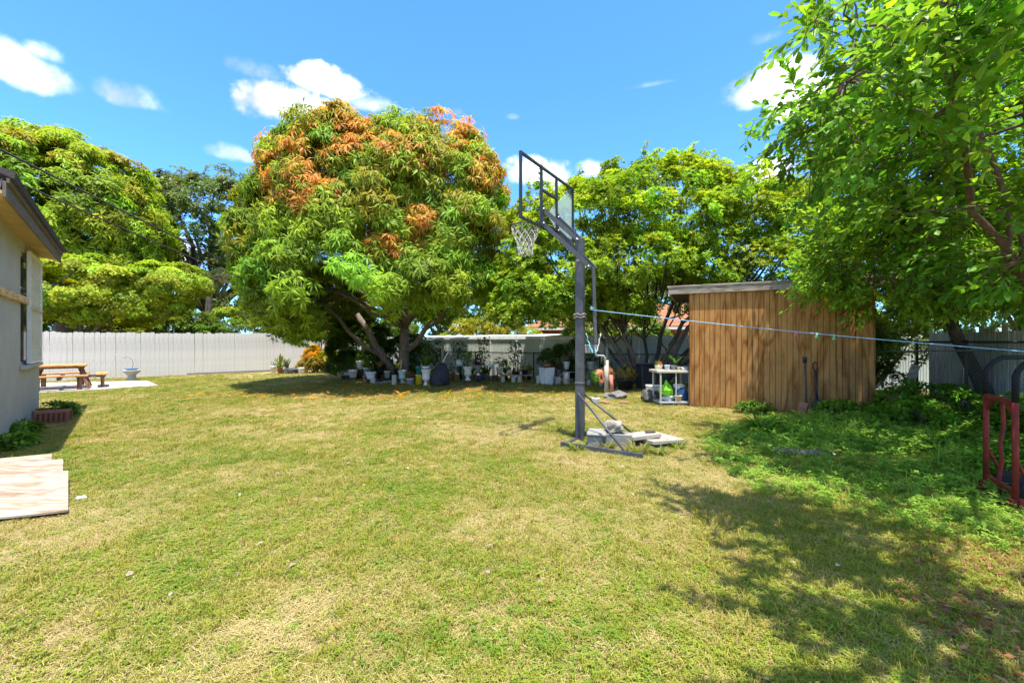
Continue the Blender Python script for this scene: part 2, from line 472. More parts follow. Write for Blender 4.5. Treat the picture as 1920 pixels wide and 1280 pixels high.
def leaflets(n, r0, r1, h, spread, per=3, aspect=.62):
    def fn(mb, rr):
        for _ in range(n):
            b = rr.uniform(0, 6.283); r = spread * math.sqrt(rr.random()); c = Vector((r * math.cos(b), r * math.sin(b), rr.uniform(.25, 1) * h))
            a0 = rr.uniform(0, 6.283); L = rr.uniform(r0, r1)
            mb.add([(c.x - .001, c.y, 0), (c.x + .001, c.y, 0), (c.x, c.y, c.z)], [(0, 1, 2)])
            for k in range(per):
                a = a0 + k * 6.283 / per + rr.uniform(-.3, .3); d = Vector((math.cos(a), math.sin(a), rr.uniform(-.15, .45))); s = Vector((-d.y, d.x, 0))
                W = L * aspect; q = c + d * L * .55
                mb.add([c, q + s * W / 2 + Vector((0, 0, L * .06)), c + d * L, q - s * W / 2 + Vector((0, 0, L * .06))], [(0, 1, 2, 3)])
    return fn

def scatter(name, pts, kinds, scales, templates, label=None, tilt=.12, kind='stuff', parent=None):
    """one object: instances of a few small clumps on given points (geometry nodes)"""
    n = len(pts)
    me = bpy.data.meshes.new(name); me.vertices.add(n)
    me.vertices.foreach_set('co', np.asarray(pts, np.float32).ravel())
    rot = np.stack([rng.uniform(-tilt, tilt, n), rng.uniform(-tilt, tilt, n), rng.uniform(0, 6.283, n)], 1).astype(np.float32)
    for an, ty, dat, fld in (('rot', 'FLOAT_VECTOR', rot, 'vector'), ('siz', 'FLOAT', np.asarray(scales, np.float32), 'value'), ('pick', 'INT', np.asarray(kinds, np.int32), 'value')):
        at = me.attributes.new(an, ty, 'POINT'); at.data.foreach_set(fld, dat.ravel())
    o = bpy.data.objects.new(name, me)
    ng = bpy.data.node_groups.new(name, 'GeometryNodeTree')
    ng.interface.new_socket('Geometry', in_out='INPUT', socket_type='NodeSocketGeometry')
    ng.interface.new_socket('Geometry', in_out='OUTPUT', socket_type='NodeSocketGeometry')
    gi, go = ng.nodes.new('NodeGroupInput'), ng.nodes.new('NodeGroupOutput')
    join = ng.nodes.new('GeometryNodeJoinGeometry')
    def attr(nm, ty):
        a = ng.nodes.new('GeometryNodeInputNamedAttribute'); a.data_type = ty; a.inputs['Name'].default_value = nm; return a.outputs['Attribute']
    pick, siz, ro = attr('pick', 'INT'), attr('siz', 'FLOAT'), attr('rot', 'FLOAT_VECTOR')
    e2r = ng.nodes.new('FunctionNodeEulerToRotation'); ng.links.new(ro, e2r.inputs[0])
    for i, t in enumerate(templates):
        oi = ng.nodes.new('GeometryNodeObjectInfo'); oi.inputs['Object'].default_value = t; oi.inputs['As Instance'].default_value = True
        cmp_ = ng.nodes.new('FunctionNodeCompare'); cmp_.data_type = 'INT'; cmp_.operation = 'EQUAL'
        ii = [s for s in cmp_.inputs if s.type == 'INT']
        ng.links.new(pick, ii[0]); ii[1].default_value = i
        ip = ng.nodes.new('GeometryNodeInstanceOnPoints')
        ng.links.new(gi.outputs[0], ip.inputs['Points']); ng.links.new(cmp_.outputs[0], ip.inputs['Selection'])
        ng.links.new(oi.outputs['Geometry'], ip.inputs['Instance'])
        ng.links.new(e2r.outputs[0], ip.inputs['Rotation']); ng.links.new(siz, ip.inputs['Scale'])
        ng.links.new(ip.outputs[0], join.inputs[0])
    ng.links.new(join.outputs[0], go.inputs[0])
    md = o.modifiers.new('scatter', 'NODES'); md.node_group = ng
    finish(o, parent); o['kind'] = kind
    if label: o['label'] = label
    return o

def vnoise(x, y, sc, seed=0):
    """smooth value noise, numpy"""
    g = np.random.default_rng(seed).random((64, 64))
    X, Y = x * sc, y * sc; i, j = np.floor(X).astype(int), np.floor(Y).astype(int)
    fx, fy = X - i, Y - j; fx, fy = fx * fx * (3 - 2 * fx), fy * fy * (3 - 2 * fy)
    q = lambda a, b: g[a % 64, b % 64]
    return (q(i, j) * (1 - fx) + q(i + 1, j) * fx) * (1 - fy) + (q(i, j + 1) * (1 - fx) + q(i + 1, j + 1) * fx) * fy

# yard frame: house wall direction U, its outward normal N
HP = np.array([-9.52, 8.48]); HU = np.array([.675, -.737]); HN = np.array([.737, .675])
BOARDS = np.array([G(-60, 985).xy[:], G(128, 968).xy[:], G(118, 874).xy[:], G(97, 857).xy[:], G(-60, 872).xy[:]])
PATIO = np.array([(-13.10, 11.75), (-12.46, 12.35), (-11.45, 13.65), (-13.3, 15.35), (-17.3, 14.2), (-16.4, 10.6)])
WEED_AREA = np.array([(2.35, 6.2), (2.1, 4.7), (2.15, 4.0), (2.9, 3.15), (3.6, 2.65), (5.2, 2.1), (9.6, 2.2), (9.6, 9.5), (7.2, 8.2), (5.4, 7.8), (4.4, 7.3), (3.2, 6.7)])
def inside(poly, x, y):
    r = np.zeros(len(x), bool); n = len(poly); j = n - 1
    for i in range(n):
        xi, yi = poly[i]; xj, yj = poly[j]
        r ^= ((yi > y) != (yj > y)) & (x < (xj - xi) * (y - yi) / (yj - yi + 1e-12) + xi); j = i
    return r
BX0, BX1 = 0.45, 2.0
def yard_points(n, near=1.1, far=19.0, power=-.45, full=3.0, margin=1.6):
    """points over the yard, thinning with distance"""
    t = np.linspace(near, far, 600)
    w = (2 * 1.27 * t + margin) * np.where(t < full, 1.0, (full / t) ** 1.45)
    cdf = np.cumsum(w); cdf /= cdf[-1]
    y = np.interp(rng.random(n), cdf, t); x = rng.uniform(-1, 1, n) * (1.27 * y + margin * .8)
    d = np.stack([x, y], 1) - HP
    keep = (d @ HN > .03) | (d @ HU < -.05)
    keep &= ~inside(BOARDS, x, y) & ~inside(PATIO, x, y)
    keep &= (y - 21.5 + .447 * (x + 9.7) < 0)                        # this side of the back fence
    fence = (x + 16.9) * .695 - (y - 15.07) * .7188
    keep &= fence > .05
    sx = (x - 3.96) * .913 - (y - 9.4) * .408; sy = (x - 3.96) * .408 + (y - 9.4) * .913
    keep &= ~((sx > 0) & (sx < 3.3) & (sy > 0) & (sy < 2.4))
    x, y = x[keep], y[keep]
    return x, y
def dryness(x, y): return .55 * vnoise(x, y, .9, 1) + .25 * vnoise(x, y, 2.3, 2) + .3 * vnoise(x, y, .25, 3)

TPL_BLADE = [fixed('blade_clump%d' % i, M_BLADE, blades(22, .024, .055, .0040, .055, 1.0)) for i in range(3)]
TPL_TALL = [fixed('tall_clump%d' % i, M_BLADE, blades(14, .045, .09, .0042, .05, .9)) for i in range(2)]
TPL_STRAW = [fixed('straw_clump%d' % i, M_STRAW, straws(28, .022, .075, .0025, .07)) for i in range(3)]
TPL_CLOVER = [fixed('leaflet_clump%d' % i, M_CLOVER, leaflets(16, .009, .019, .03, .06)) for i in range(3)]
x, y = yard_points(150000)
dr = dryness(x, y); u = rng.random(len(x))
bare = np.zeros(len(x))
for bx, by, br in [(-1.05, 7.4, .3), (-3.1, 6.3, .75), (-4.6, 6.9, .5), (-.9, 2.0, .35), (-.15, 2.2, .3), (-2.2, 2.0, .4), (2.4, 2.1, .4), (.9, 4.9, .35), (1.75, 4.0, .35), (-.8, 1.75, .3), (-4.4, 5.36, .5)]:
    bare = np.maximum(bare, 1 - np.hypot((x - bx) / 1.5, y - by) / br)
shade_r = inside(np.array([(.5, 1.0), (1.3, 3.3), (2.2, 4.2), (6, 3), (6, 1)]), x, y)
p_straw = np.clip((dr - .34) * 1.7, .24, .72); p_straw = np.where(shade_r, p_straw * .6, p_straw)
p_clover = np.clip((.52 - dr) * 1.6, .06, .26)
kind = np.where(u < p_straw, 5 + rng.integers(0, 3, len(x)), np.where(u > 1 - p_clover, 8 + rng.integers(0, 3, len(x)),
        np.where(rng.random(len(x)) < .16, 3 + rng.integers(0, 2, len(x)), rng.integers(0, 3, len(x)))))
keep = rng.random(len(x)) > np.clip(bare, 0, 1) * .8
keep |= (kind >= 5) & (kind < 8) & (rng.random(len(x)) < .35)
x, y, kind = x[keep], y[keep], kind[keep]
sz = rng.uniform(.7, 1.25, len(x)) * np.clip(.85 + (y - 3) * .035, .85, 1.35)
scatter('lawn_grass', np.stack([x, y, np.zeros(len(x))], 1), kind, sz, TPL_BLADE + TPL_TALL + TPL_STRAW + TPL_CLOVER,
        'short patchy lawn of green and straw coloured grass')

# concrete patio
M_CONC = paint('patio_concrete', (.40, .365, .32), .9, 0, .2, 3, (.24, .2, .16), .5, .3)
p = MB(); p.prism([tuple(q) for q in PATIO], -.05, .03)
tag(p.build('patio', M_CONC), kind='structure')

# ---------------------------------------------------------------- the house on the left
M_STUCCO = paint('grey_stucco', (.43, .42, .395), .92, 0, .10, 2.2, (.38, .36, .32), .55, .5)
M_FASCIA = paint('weathered_fascia', (.155, .13, .105), .7, 0, .25, 5, (.08, .06, .05), .5, .2, (1, 4, 4))
M_SOFFIT = paint('ochre_soffit', (.50, .36, .16), .8, 0, .25, 3, (.22, .12, .05), .6, .3)
M_ROOF = paint('roof_felt', (.07, .06, .06), .85, 0, .3, 9, None, 0, .4)
M_WHITE = paint('white_paint', (.74, .74, .71), .55, 0, .08, 4, (.42, .37, .28), .4, .15)
M_GLASS_DARK, nt, nodes, links, bs = nmat('dark_glass')
bs.inputs['Base Color'].default_value = (.02, .022, .025, 1); bs.inputs['Roughness'].default_value = .08
M_PINE = wood('pine_lumber', (.36, .22, .09), (.56, .38, .19), (.68, .50, .29), (1.2, 14, 14))
h = thing('house', 'grey stucco house wall with eave and shuttered window at the left edge', 'house', (HP[0], HP[1], 0), math.atan2(HU[1], HU[0]))
WX0, WX1, WZ0, WZ1 = .22, 2.02, 1.05, 2.98
b = MB()
b.box((0, -.2, 0), (WX0, 0, 3.16)); b.box((WX1, -.2, 0), (5.1, 0, 3.16))
b.box((WX0, -.2, 0), (WX1, 0, WZ0)); b.box((WX0, -.2, WZ1), (WX1, 0, 3.16))
b.box((0, -8, 0), (.2, -.2, 3.16)); b.box((0.2, -8, 0), (5.1, -7.8, 3.16)); b.box((4.9, -7.8, 0), (5.1, -.2, 3.16))
b.build('wall', M_STUCCO, h)
b = MB(); b.add([(-.05, .0, 3.15), (5.36, .0, 3.15), (5.36, .27, 3.10), (-.05, .27, 3.10), (-.05, 0, 3.19), (5.36, 0, 3.19), (5.36, .27, 3.14), (-.05, .27, 3.14)],
               [(0, 3, 2, 1), (4, 5, 6, 7), (0, 1, 5, 4), (2, 3, 7, 6), (1, 2, 6, 5), (3, 0, 4, 7)])
b.build('soffit', M_SOFFIT, h)
b = MB(); b.box((-.08, .272, 3.07), (5.36, .30, 3.25)); b.box((-.08, .302, 3.235), (5.36, .325, 3.285)); b.build('fascia', M_FASCIA, h)
b = MB(); b.add([(-.12, .36, 3.29), (5.36, .36, 3.29), (5.36, -4, 4.9), (-.12, -4, 4.9), (-.12, .37, 3.36), (5.36, .37, 3.36), (5.36, -4, 4.97), (-.12, -4, 4.97)],
               [(0, 3, 2, 1), (4, 5, 6, 7), (0, 1, 5, 4), (2, 3, 7, 6), (1, 2, 6, 5), (3, 0, 4, 7)])
b.build('roof', M_ROOF, h)
w = MB(); w.box((WX0, -.10, WZ0), (WX0 + .05, -.04, WZ1)); w.box((WX1 - .05, -.10, WZ0), (WX1, -.04, WZ1)); w.box((WX0 + .05, -.10, WZ1 - .05), (WX1 - .05, -.04, WZ1))
w.box((WX0 + .05, -.10, WZ0), (WX1 - .05, -.04, WZ0 + .05))
win = w.build('window', M_WHITE, h)
w = MB(); w.box((WX0 + .05, -.085, WZ0 + .05), (WX1 - .05, -.075, WZ1 - .05)); w.build('pane', M_GLASS_DARK, win)
w = MB(); w.box((WX0 + .05, -.074, 2.36), (WX1 - .05, -.045, 2.40)); w.build('glazing_bar', M_WHITE, win)
w = MB(); w.bevbox((WX0 - .08, .002, WZ0 - .07), (WX1 + .10, .07, WZ0 - .005), .01); w.build('sill', M_STUCCO, win)
# white perforated shutter: a frame, a sheet and its expanded metal strands
sh = MB(); sx0, sx1, sz0, sz1 = WX0 + .02, 1.60, WZ0 + .01, 3.02
for lo, hi in (((sx0, .02, sz0), (sx0 + .04, .07, sz1)), ((sx1 - .04, .02, sz0), (sx1, .07, sz1)), ((sx0 + .04, .02, sz0), (sx1 - .04, .07, sz0 + .04)), ((sx0 + .04, .02, sz1 - .04), (sx1 - .04, .07, sz1))):
    sh.box(lo, hi)
shut = sh.build('shutter', M_WHITE, h)
mesh_ = MB()
nx, nz = 17, 46
for i in range(nx):
    xx = sx0 + .04 + (i + .5) * (sx1 - sx0 - .08) / nx; mesh_.box((xx - .022, .035, sz0 + .04), (xx + .022, .042, sz1 - .04))
for i in range(nz):
    zz = sz0 + .04 + (i + .5) * (sz1 - sz0 - .08) / nz; mesh_.box((sx0 + .04, .044, zz - .010), (sx1 - .04, .056, zz + .010))
mesh_.build('perforated_mesh', M_WHITE, shut)
k = MB(); k.box((sx0, .072, 2.02), (sx1, .085, 2.045)); k.build('strap', M_PINE, shut)
b = MB(); b.box((1.62, .004, 2.09), (5.0, .05, 2.20)); b.build('brace_plank', M_PINE, h, None)

# ---------------------------------------------------------------- white picket fence, each plank an object
M_FENCE = paint('white_fence_paint', (.60, .57, .51), .7, 0, .20, 3.5, (.33, .30, .23), .65, .25, (1, 1, .35))
M_FENCE_GREY = paint('fence_timber', (.16, .14, .12), .9, 0, .3, 6)
FA, FD = Vector((-16.9, 15.07, 0)), Vector((.7188, .695, 0))
f = thing('white_fence', 'white painted close boarded timber fence along the left of the yard', 'fence', FA, math.atan2(FD.y, FD.x))
def picket(wd, ht, cut):
    b = MB(); y0, y1 = -.011, .011
    poly = [(-wd / 2, 0), (wd / 2, 0), (wd / 2, ht - cut), (wd / 2 - cut * .8, ht), (-wd / 2 + cut * .8, ht), (-wd / 2, ht - cut)]
    n = 6; vs = [(x_, y0, z_) for x_, z_ in poly] + [(x_, y1, z_) for x_, z_ in poly]
    b.add(vs, [tuple(range(n)), tuple(range(2 * n - 1, n - 1, -1))] + [(i, n + i, n + (i + 1) % n, (i + 1) % n) for i in range(n)])
    return b.mesh('plank', M_FENCE)
pickets = [picket(.143, 1.78, .03), picket(.140, 1.755, .022), picket(.144, 1.795, .026), picket(.142, 1.77, .012)]
t = -2.6; rr = random.Random(4)
while t < 9.75:
    gap = .1455 if rr.random() > .08 else .150
    o = bpy.data.objects.new('plank', rr.choice(pickets))
    o.location = (t, rr.uniform(-.008, .004), .03 + rr.uniform(-.012, .012) + max(0, t - 4) * .010)
    o.rotation_euler = (0, rr.uniform(-.004, .004), rr.uniform(-.05, .05))
    finish(o, f); t += gap
for z in (.35, 1.5):
    b = MB(); b.box((-2.7, .02, z), (9.8, .06, z + .09)); b.build('rail', M_FENCE_GREY, f)
for i in range(6):
    b = MB(); b.box((-2.6 + i * 2.44, .062, 0), (-2.5 + i * 2.44, .16, 1.7)); b.build('post', M_FENCE_GREY, f)
b = MB(); b.box((4.2, -.06, 0), (9.7, -.014, .10)); b.build('gravel_board', paint('kerb_concrete', (.24, .23, .22), .95, 0, .3, 6), f)

# ---------------------------------------------------------------- pale panel fence at the back
M_PANEL = paint('pale_panel', (.60, .63, .56), .6, 0, .10, 1.5, (.30, .32, .24), .5, .1)
M_PANEL_W = paint('panel_post', (.70, .71, .65), .5, 0, .10, 3, (.3, .3, .22), .4, .1)
BA, BD = Vector((-9.75, 21.75, 0)), Vector((.913, -.408, 0))
f = thing('panel_fence', 'pale ribbed panel fence with top rail behind the flower pots', 'fence', BA, math.atan2(BD.y, BD.x))
def rib_panel(L, z0, z1, pitch=.062, dep=.012):
    b = MB(); n = int(L / pitch); vs = []; fs = []
    for i in range(n + 1):
        x0 = i * L / n
        for dx, yy in ((0, 0), (pitch * .55, 0), (pitch * .66, dep), (pitch * .9, dep)):
            if x0 + dx <= L + 1e-6: vs += [(x0 + dx, yy, z0), (x0 + dx, yy, z1)]
    for i in range(len(vs) // 2 - 1): fs.append((2 * i, 2 * i + 2, 2 * i + 3, 2 * i + 1))
    b.add(vs, fs); return b.mesh('panel', M_PANEL)
pm = rib_panel(1.16, .04, 1.52); postm = MB().bevbox((-.035, -.045, 0), (.035, .05, 1.60), .008).mesh('post', M_PANEL_W)
railm = MB().bevbox((.04, -.03, 1.525), (1.17, .035, 1.585), .008).mesh('rail', M_PANEL_W)
capm = rib_panel(1.16, 1.59, 1.66)
for i in range(21):
    for nm, me, dx, dy in (('panel', pm, .03, 0), ('post', postm, 0, 0), ('rail', railm, 0, 0), ('top_strip', capm, .03, .012)):
        o = bpy.data.objects.new(nm, me); o.location = (i * 1.21, dy, 0); finish(o, f)

# chain link fences
M_RUST = paint('rusty_steel', (.10, .075, .06), .75, .4, .4, 12)
M_GALV = paint('galvanised_wire', (.36, .37, .37), .5, .7, .2, 20, None, 0, 0)
def chain_fence(name, label, A, B, ht, post_gap, pitch, wire, m_post, m_wire):
    A, B = Vector(A), Vector(B); d = B - A; L = d.length
    t = thing(name, label, 'fence', A, math.atan2(d.y, d.x))
    b = MB(); n = int(L / pitch)
    for k in range(-int(ht / pitch), n + 1):
        for sgn in (1, -1):
            x0, x1, z0, z1 = k * pitch, k * pitch + ht, .03, ht
            if sgn < 0: x0, x1 = x1, x0
            a_, c_ = Vector((x0, 0, z0)), Vector((x1, 0, z1))
            def clip(a_, c_, lim, hi):
                if (a_.x > lim) == hi and (c_.x > lim) == hi: return None
                return a_, c_
            if min(x0, x1) < 0 or max(x0, x1) > L: continue
            b.tube([a_, c_], wire, 3, False)
    w = b.build('wire_mesh', m_wire, t); w['kind'] = 'stuff'
    for k in range(int(L / post_gap) + 1):
        q = MB(); q.tube([(k * post_gap, .03, 0), (k * post_gap, .03, ht + .06)], .027, 7); q.build('post', m_post, t)
    q = MB(); q.tube([(0, .02, ht + .02), (L, .02, ht + .02)], .022, 6); q.build('top_rail', m_post, t)
    return t
nrm = Vector((-.408, -.913, 0))
chain_fence('chain_link_fence', 'low rusty chain link fence in front of the pale panels', BA + BD * 4 + nrm * .45, BA + BD * 19.5 + nrm * .45, .98, 2.6, .075, .0022, M_RUST, M_RUST)
chain_fence('chain_link_fence', 'chain link fence in front of grey boards right of the shed', (8.95, 9.35, 0), (6.75, 3.9, 0), 1.42, 1.75, .075, .0022, M_RUST, M_GALV)
# grey board fence beyond the chain link on the right
M_GREYB = wood('grey_boards', (.36, .34, .29), (.60, .57, .51), (.74, .71, .66), (10, 10, .7))
M_BLUEB = paint('whitewashed_boards', (.74, .77, .80), .8, 0, .25, 4, (.2, .19, .17), .5)
A_, B_ = Vector((9.9, 10.0, 0)), Vector((7.35, 3.6, 0)); d_ = B_ - A_
f = thing('board_fence', 'old grey board fence behind the chain link on the right', 'fence', A_, math.atan2(d_.y, d_.x))
t = 0
rr = random.Random(9)
while t < d_.length:
    wd = rr.uniform(.14, .2)
    b = MB(); b.box((t + .004, rr.uniform(-.01, .01), .02), (t + wd - .004, .02 + rr.uniform(0, .008), rr.uniform(1.62, 1.78)))
    b.build('plank', M_GREYB if t < 2.9 else M_BLUEB, f); t += wd
for z in (.4, 1.4):
    b = MB(); b.box((0, .032, z), (d_.length, .07, z + .09)); b.build('rail', M_GREYB, f)

# ---------------------------------------------------------------- shed
M_SHED = wood('plywood_siding', (.225, .085, .02), (.40, .17, .042), (.50, .245, .075), (3.0, 3.0, .5), grey=((.72, .73, .76), 1.2, 2.9), bump=.5, rings=12, sharp=.8, blotch=1.9)
M_GROOVE = paint('groove_wood', (.10, .05, .02), .9, 0, .3, 5)
M_OLDWOOD = wood('weathered_lumber', (.17, .13, .10), (.28, .225, .175), (.40, .33, .265), (1.0, 14, 14))
sh = thing('shed', 'brown grooved plywood garden shed with flat plank edged roof', 'shed', (3.96, 9.4, 0), math.atan2(-.408, .913))
SW, SD, SHH = 3.28, 2.4, 2.53
pitch = .1025
for i in range(32):
    b = MB(); b.bevbox((i * pitch + .003, -.014, .03), ((i + 1) * pitch - .004, .006, SHH - .005 + .01 * (i % 2)), .003)
    b.build('plank', M_SHED, sh)
b = MB(); b.box((0, .008, .03), (SW, .03, SHH)); b.box((0, .031, .03), (.03, SD, SHH)); b.box((SW - .03, .031, .03), (SW, SD, SHH)); b.box((.031, SD - .03, .03), (SW - .031, SD, SHH))
b.build('wall', M_GROOVE, sh)
for i in range(23):
    b = MB(); b.bevbox((-.012, .034 + i * pitch, .03), (-.002, .034 + (i + 1) * pitch - .006, SHH - .01), .003); b.build('plank', M_SHED, sh)
b = MB(); b.bevbox((-.44, -.075, SHH - .02), (SW + .3, -.037, SHH + .125), .004); b.build('fascia', M_OLDWOOD, sh)
b = MB(); b.bevbox((-.46, -.085, SHH + .128), (SW + .3, .0, SHH + .165), .004); b.build('edge_board', M_OLDWOOD, sh)
b = MB(); b.bevbox((-.44, -.034, SHH + .01), (-.40, SD + .2, SHH + .122), .004); b.build('barge_board', M_OLDWOOD, sh)
b = MB(); b.box((-.46, .003, SHH + .126), (SW + .3, SD + .3, SHH + .155)); b.box((-.398, -.035, SHH + .005), (SW + .3, SD + .2, SHH + .03)); b.build('roof', M_ROOF, sh)

# ---------------------------------------------------------------- neighbours behind the back fence
M_TERRA = paint('terracotta_render', (.26, .11, .06), .85, 0, .15, 1.5, (.25, .11, .06), .5)
M_TILE = paint('orange_roof_tile', (.30, .125, .06), .75, 0, .25, 5)
n = thing('house', 'terracotta house with orange tiled roof beyond the back fence', 'house', (1.3, 24.0, 0), -.2)
b = MB(); b.box((0, 0, 0), (13, 7, 2.25)); b.build('wall', M_TERRA, n)
b = MB(); ov = .5
for q in range(7):
    y0, y1 = -ov + q * .65, -ov + (q + 1) * .65 + .05; z0, z1 = 2.22 + q * .22, 2.22 + (q + 1) * .22
    b.add([(-ov + q * .3, y0, z0 + .05), (13 + ov - q * .3, y0, z0 + .05), (13 + ov - q * .3 - .3, y1, z1 + .05), (-ov + q * .3 + .3, y1, z1 + .05),
           (-ov + q * .3, y0, z0), (13 + ov - q * .3, y0, z0)], [(0, 1, 2, 3), (4, 5, 1, 0)])
b.add([(-ov + 2.1, 4.05, 3.81), (13 + ov - 2.1, 4.05, 3.81), (13 + ov, 7.5, 2.25), (-ov, 7.5, 2.25), (-ov, -ov, 2.25), (13 + ov, -ov, 2.25)], [(0, 1, 2, 3), (0, 3, 4), (1, 5, 2)])
b.build('roof', M_TILE, n)
b = MB(); b.box((-ov, -ov - .03, 2.08), (13 + ov, -ov - .005, 2.21)); b.build('fascia', M_WHITE, n)
for wx in (1.5, 4.6, 8.2):
    b = MB(); b.box((wx, -.03, .9), (wx + 1.2, -.005, 1.95)); wi = b.build('window', M_WHITE, n)
    b = MB(); b.box((wx + .07, -.045, .97), (wx + 1.13, -.032, 1.88)); b.build('pane', M_GLASS_DARK, wi)
M_TIN = paint('white_tin', (.76, .74, .74), .5, 0, .08, 2, (.5, .4, .35), .4, .1)
c = thing('carport', 'low white corrugated tin roof just behind the back fence', 'carport', BA + BD * 5.2 + Vector((.408, .913, 0)) * .6, math.atan2(BD.y, BD.x))
b = MB(); vs = []; NN = 80
for i in range(NN + 1):
    xx = 6.6 * i / NN; dz = .018 * math.cos(i * math.pi)
    vs += [(xx, 0, 1.66 + dz), (xx, 3.6, 1.80 + dz)]
b.add(vs, [(2 * i, 2 * i + 2, 2 * i + 3, 2 * i + 1) for i in range(NN)]); b.build('roof', M_TIN, c)
for xx in (.1, 3.3, 6.5):
    for yy, zz in ((.15, 1.63), (3.5, 1.76)):
        b = MB(); b.box((xx - .04, yy - .04, 0), (xx + .04, yy + .04, zz)); b.build('post', M_PANEL_W, c)

# ---------------------------------------------------------------- trees
def sph(n):
    v = rng.normal(size=(n, 3)); return unit(v)
def clump_field(ells, n, r_in=.72, zmin=None, lower=-.75):
    """clump centres near the surface of a union of ellipsoids, with outward normals"""
    ells = [(np.array(c, float), np.array(r, float)) for c, r in ells]
    area = np.array([(r[0] * r[1] + r[0] * r[2] + r[1] * r[2]) for _, r in ells]); area /= area.sum()
    C, O = [], []
    while len(C) < n:
        i = rng.choice(len(ells), p=area); c, r = ells[i]
        d = sph(1)[0]
        if d[2] < lower: continue
        k = rng.uniform(r_in, 1.0) ** .7
        p = c + d * r * k
        if zmin is not None and p[2] < zmin: continue
        if any(((p - c2) / r2) @ ((p - c2) / r2) < .5 for j, (c2, r2) in enumerate(ells) if j != i): continue
        C.append(p); O.append(unit(d / r))
    return np.array(C), np.array(O)
def whorls(C, O, cr, n_per, flat=.75):
    """whorl centres and axes on lumpy clumps"""
    n = len(C) * n_per
    c = np.repeat(C, n_per, 0); o = np.repeat(O, n_per, 0)
    d = sph(n); d = unit(d + o * .75 + np.array([0, 0, .25]))
    rad = np.repeat(cr * rng.uniform(.7, 1.25, len(C)), n_per) * rng.random(n) ** .4
    p = c + d * rad[:, None] * np.array([1, 1, flat])
    return p, d, np.repeat(np.arange(len(C)), n_per)
def whorl_leaves(p, ax, k, L, W, out, along, droop, jit=.25):
    n = len(p); ax = unit(ax)
    t1 = unit(np.cross(ax, np.where(np.abs(ax[:, 2:3]) < .9, np.array([[0, 0, 1.0]]), np.array([[1.0, 0, 0]]))))
    t2 = np.cross(ax, t1)
    ang = (np.arange(k)[None, :] * 2.4 + rng.uniform(0, 6.28, (n, 1)) + rng.normal(0, .25, (n, k)))
    rd = t1[:, None, :] * np.cos(ang)[..., None] + t2[:, None, :] * np.sin(ang)[..., None]
    a = rd * out + ax[:, None, :] * (along + rng.normal(0, jit, (n, k))[..., None]) + np.array([0, 0, -droop]) * rng.uniform(.6, 1.3, (n, k))[..., None]
    a = unit(a.reshape(-1, 3)); base = np.repeat(p, k, 0) + a * .02
    side = np.repeat(ax, k, 0) + np.array([0, 0, .6]); side = unit(np.cross(side, a) + rng.normal(0, .15, a.shape))
    Ls = L * rng.uniform(.65, 1.2, n * k); Ws = W * rng.uniform(.8, 1.2, n * k)
    return base, a, side, Ls, Ws
def limbs(name, m, parent, paths, n=7):
    b = MB()
    for pts, r0, r1 in paths:
        b.tube(pts, [r0 + (r1 - r0) * i / (len(pts) - 1) for i in range(len(pts))], n)
    return b.build(name, m, parent)
def wiggle(a, b, k, amp, rr, sag=0.0):
    a, b = Vector(a), Vector(b); L = (b - a).length
    return [a.lerp(b, i / k) + (Vector((rr.uniform(-1, 1), rr.uniform(-1, 1), rr.uniform(-1, 1))) * amp * L if 0 < i < k else Vector()) - Vector((0, 0, sag * L * math.sin(math.pi * i / k))) for i in range(k + 1)]
def tint(base, idx_clump, n_clump, leaf_jit=.16, clump_jit=.22, warm=None):
    cj = 1 + rng.normal(0, clump_jit, n_clump).clip(-.5, .6); wj = rng.normal(0, .12, n_clump)
    c = np.array(base)[None, :] * cj[idx_clump][:, None] * (1 + rng.normal(0, leaf_jit, len(idx_clump)).clip(-.4, .5))[:, None]
    c[:, 0] *= 1 + wj[idx_clump]; return c.clip(.005, .8)

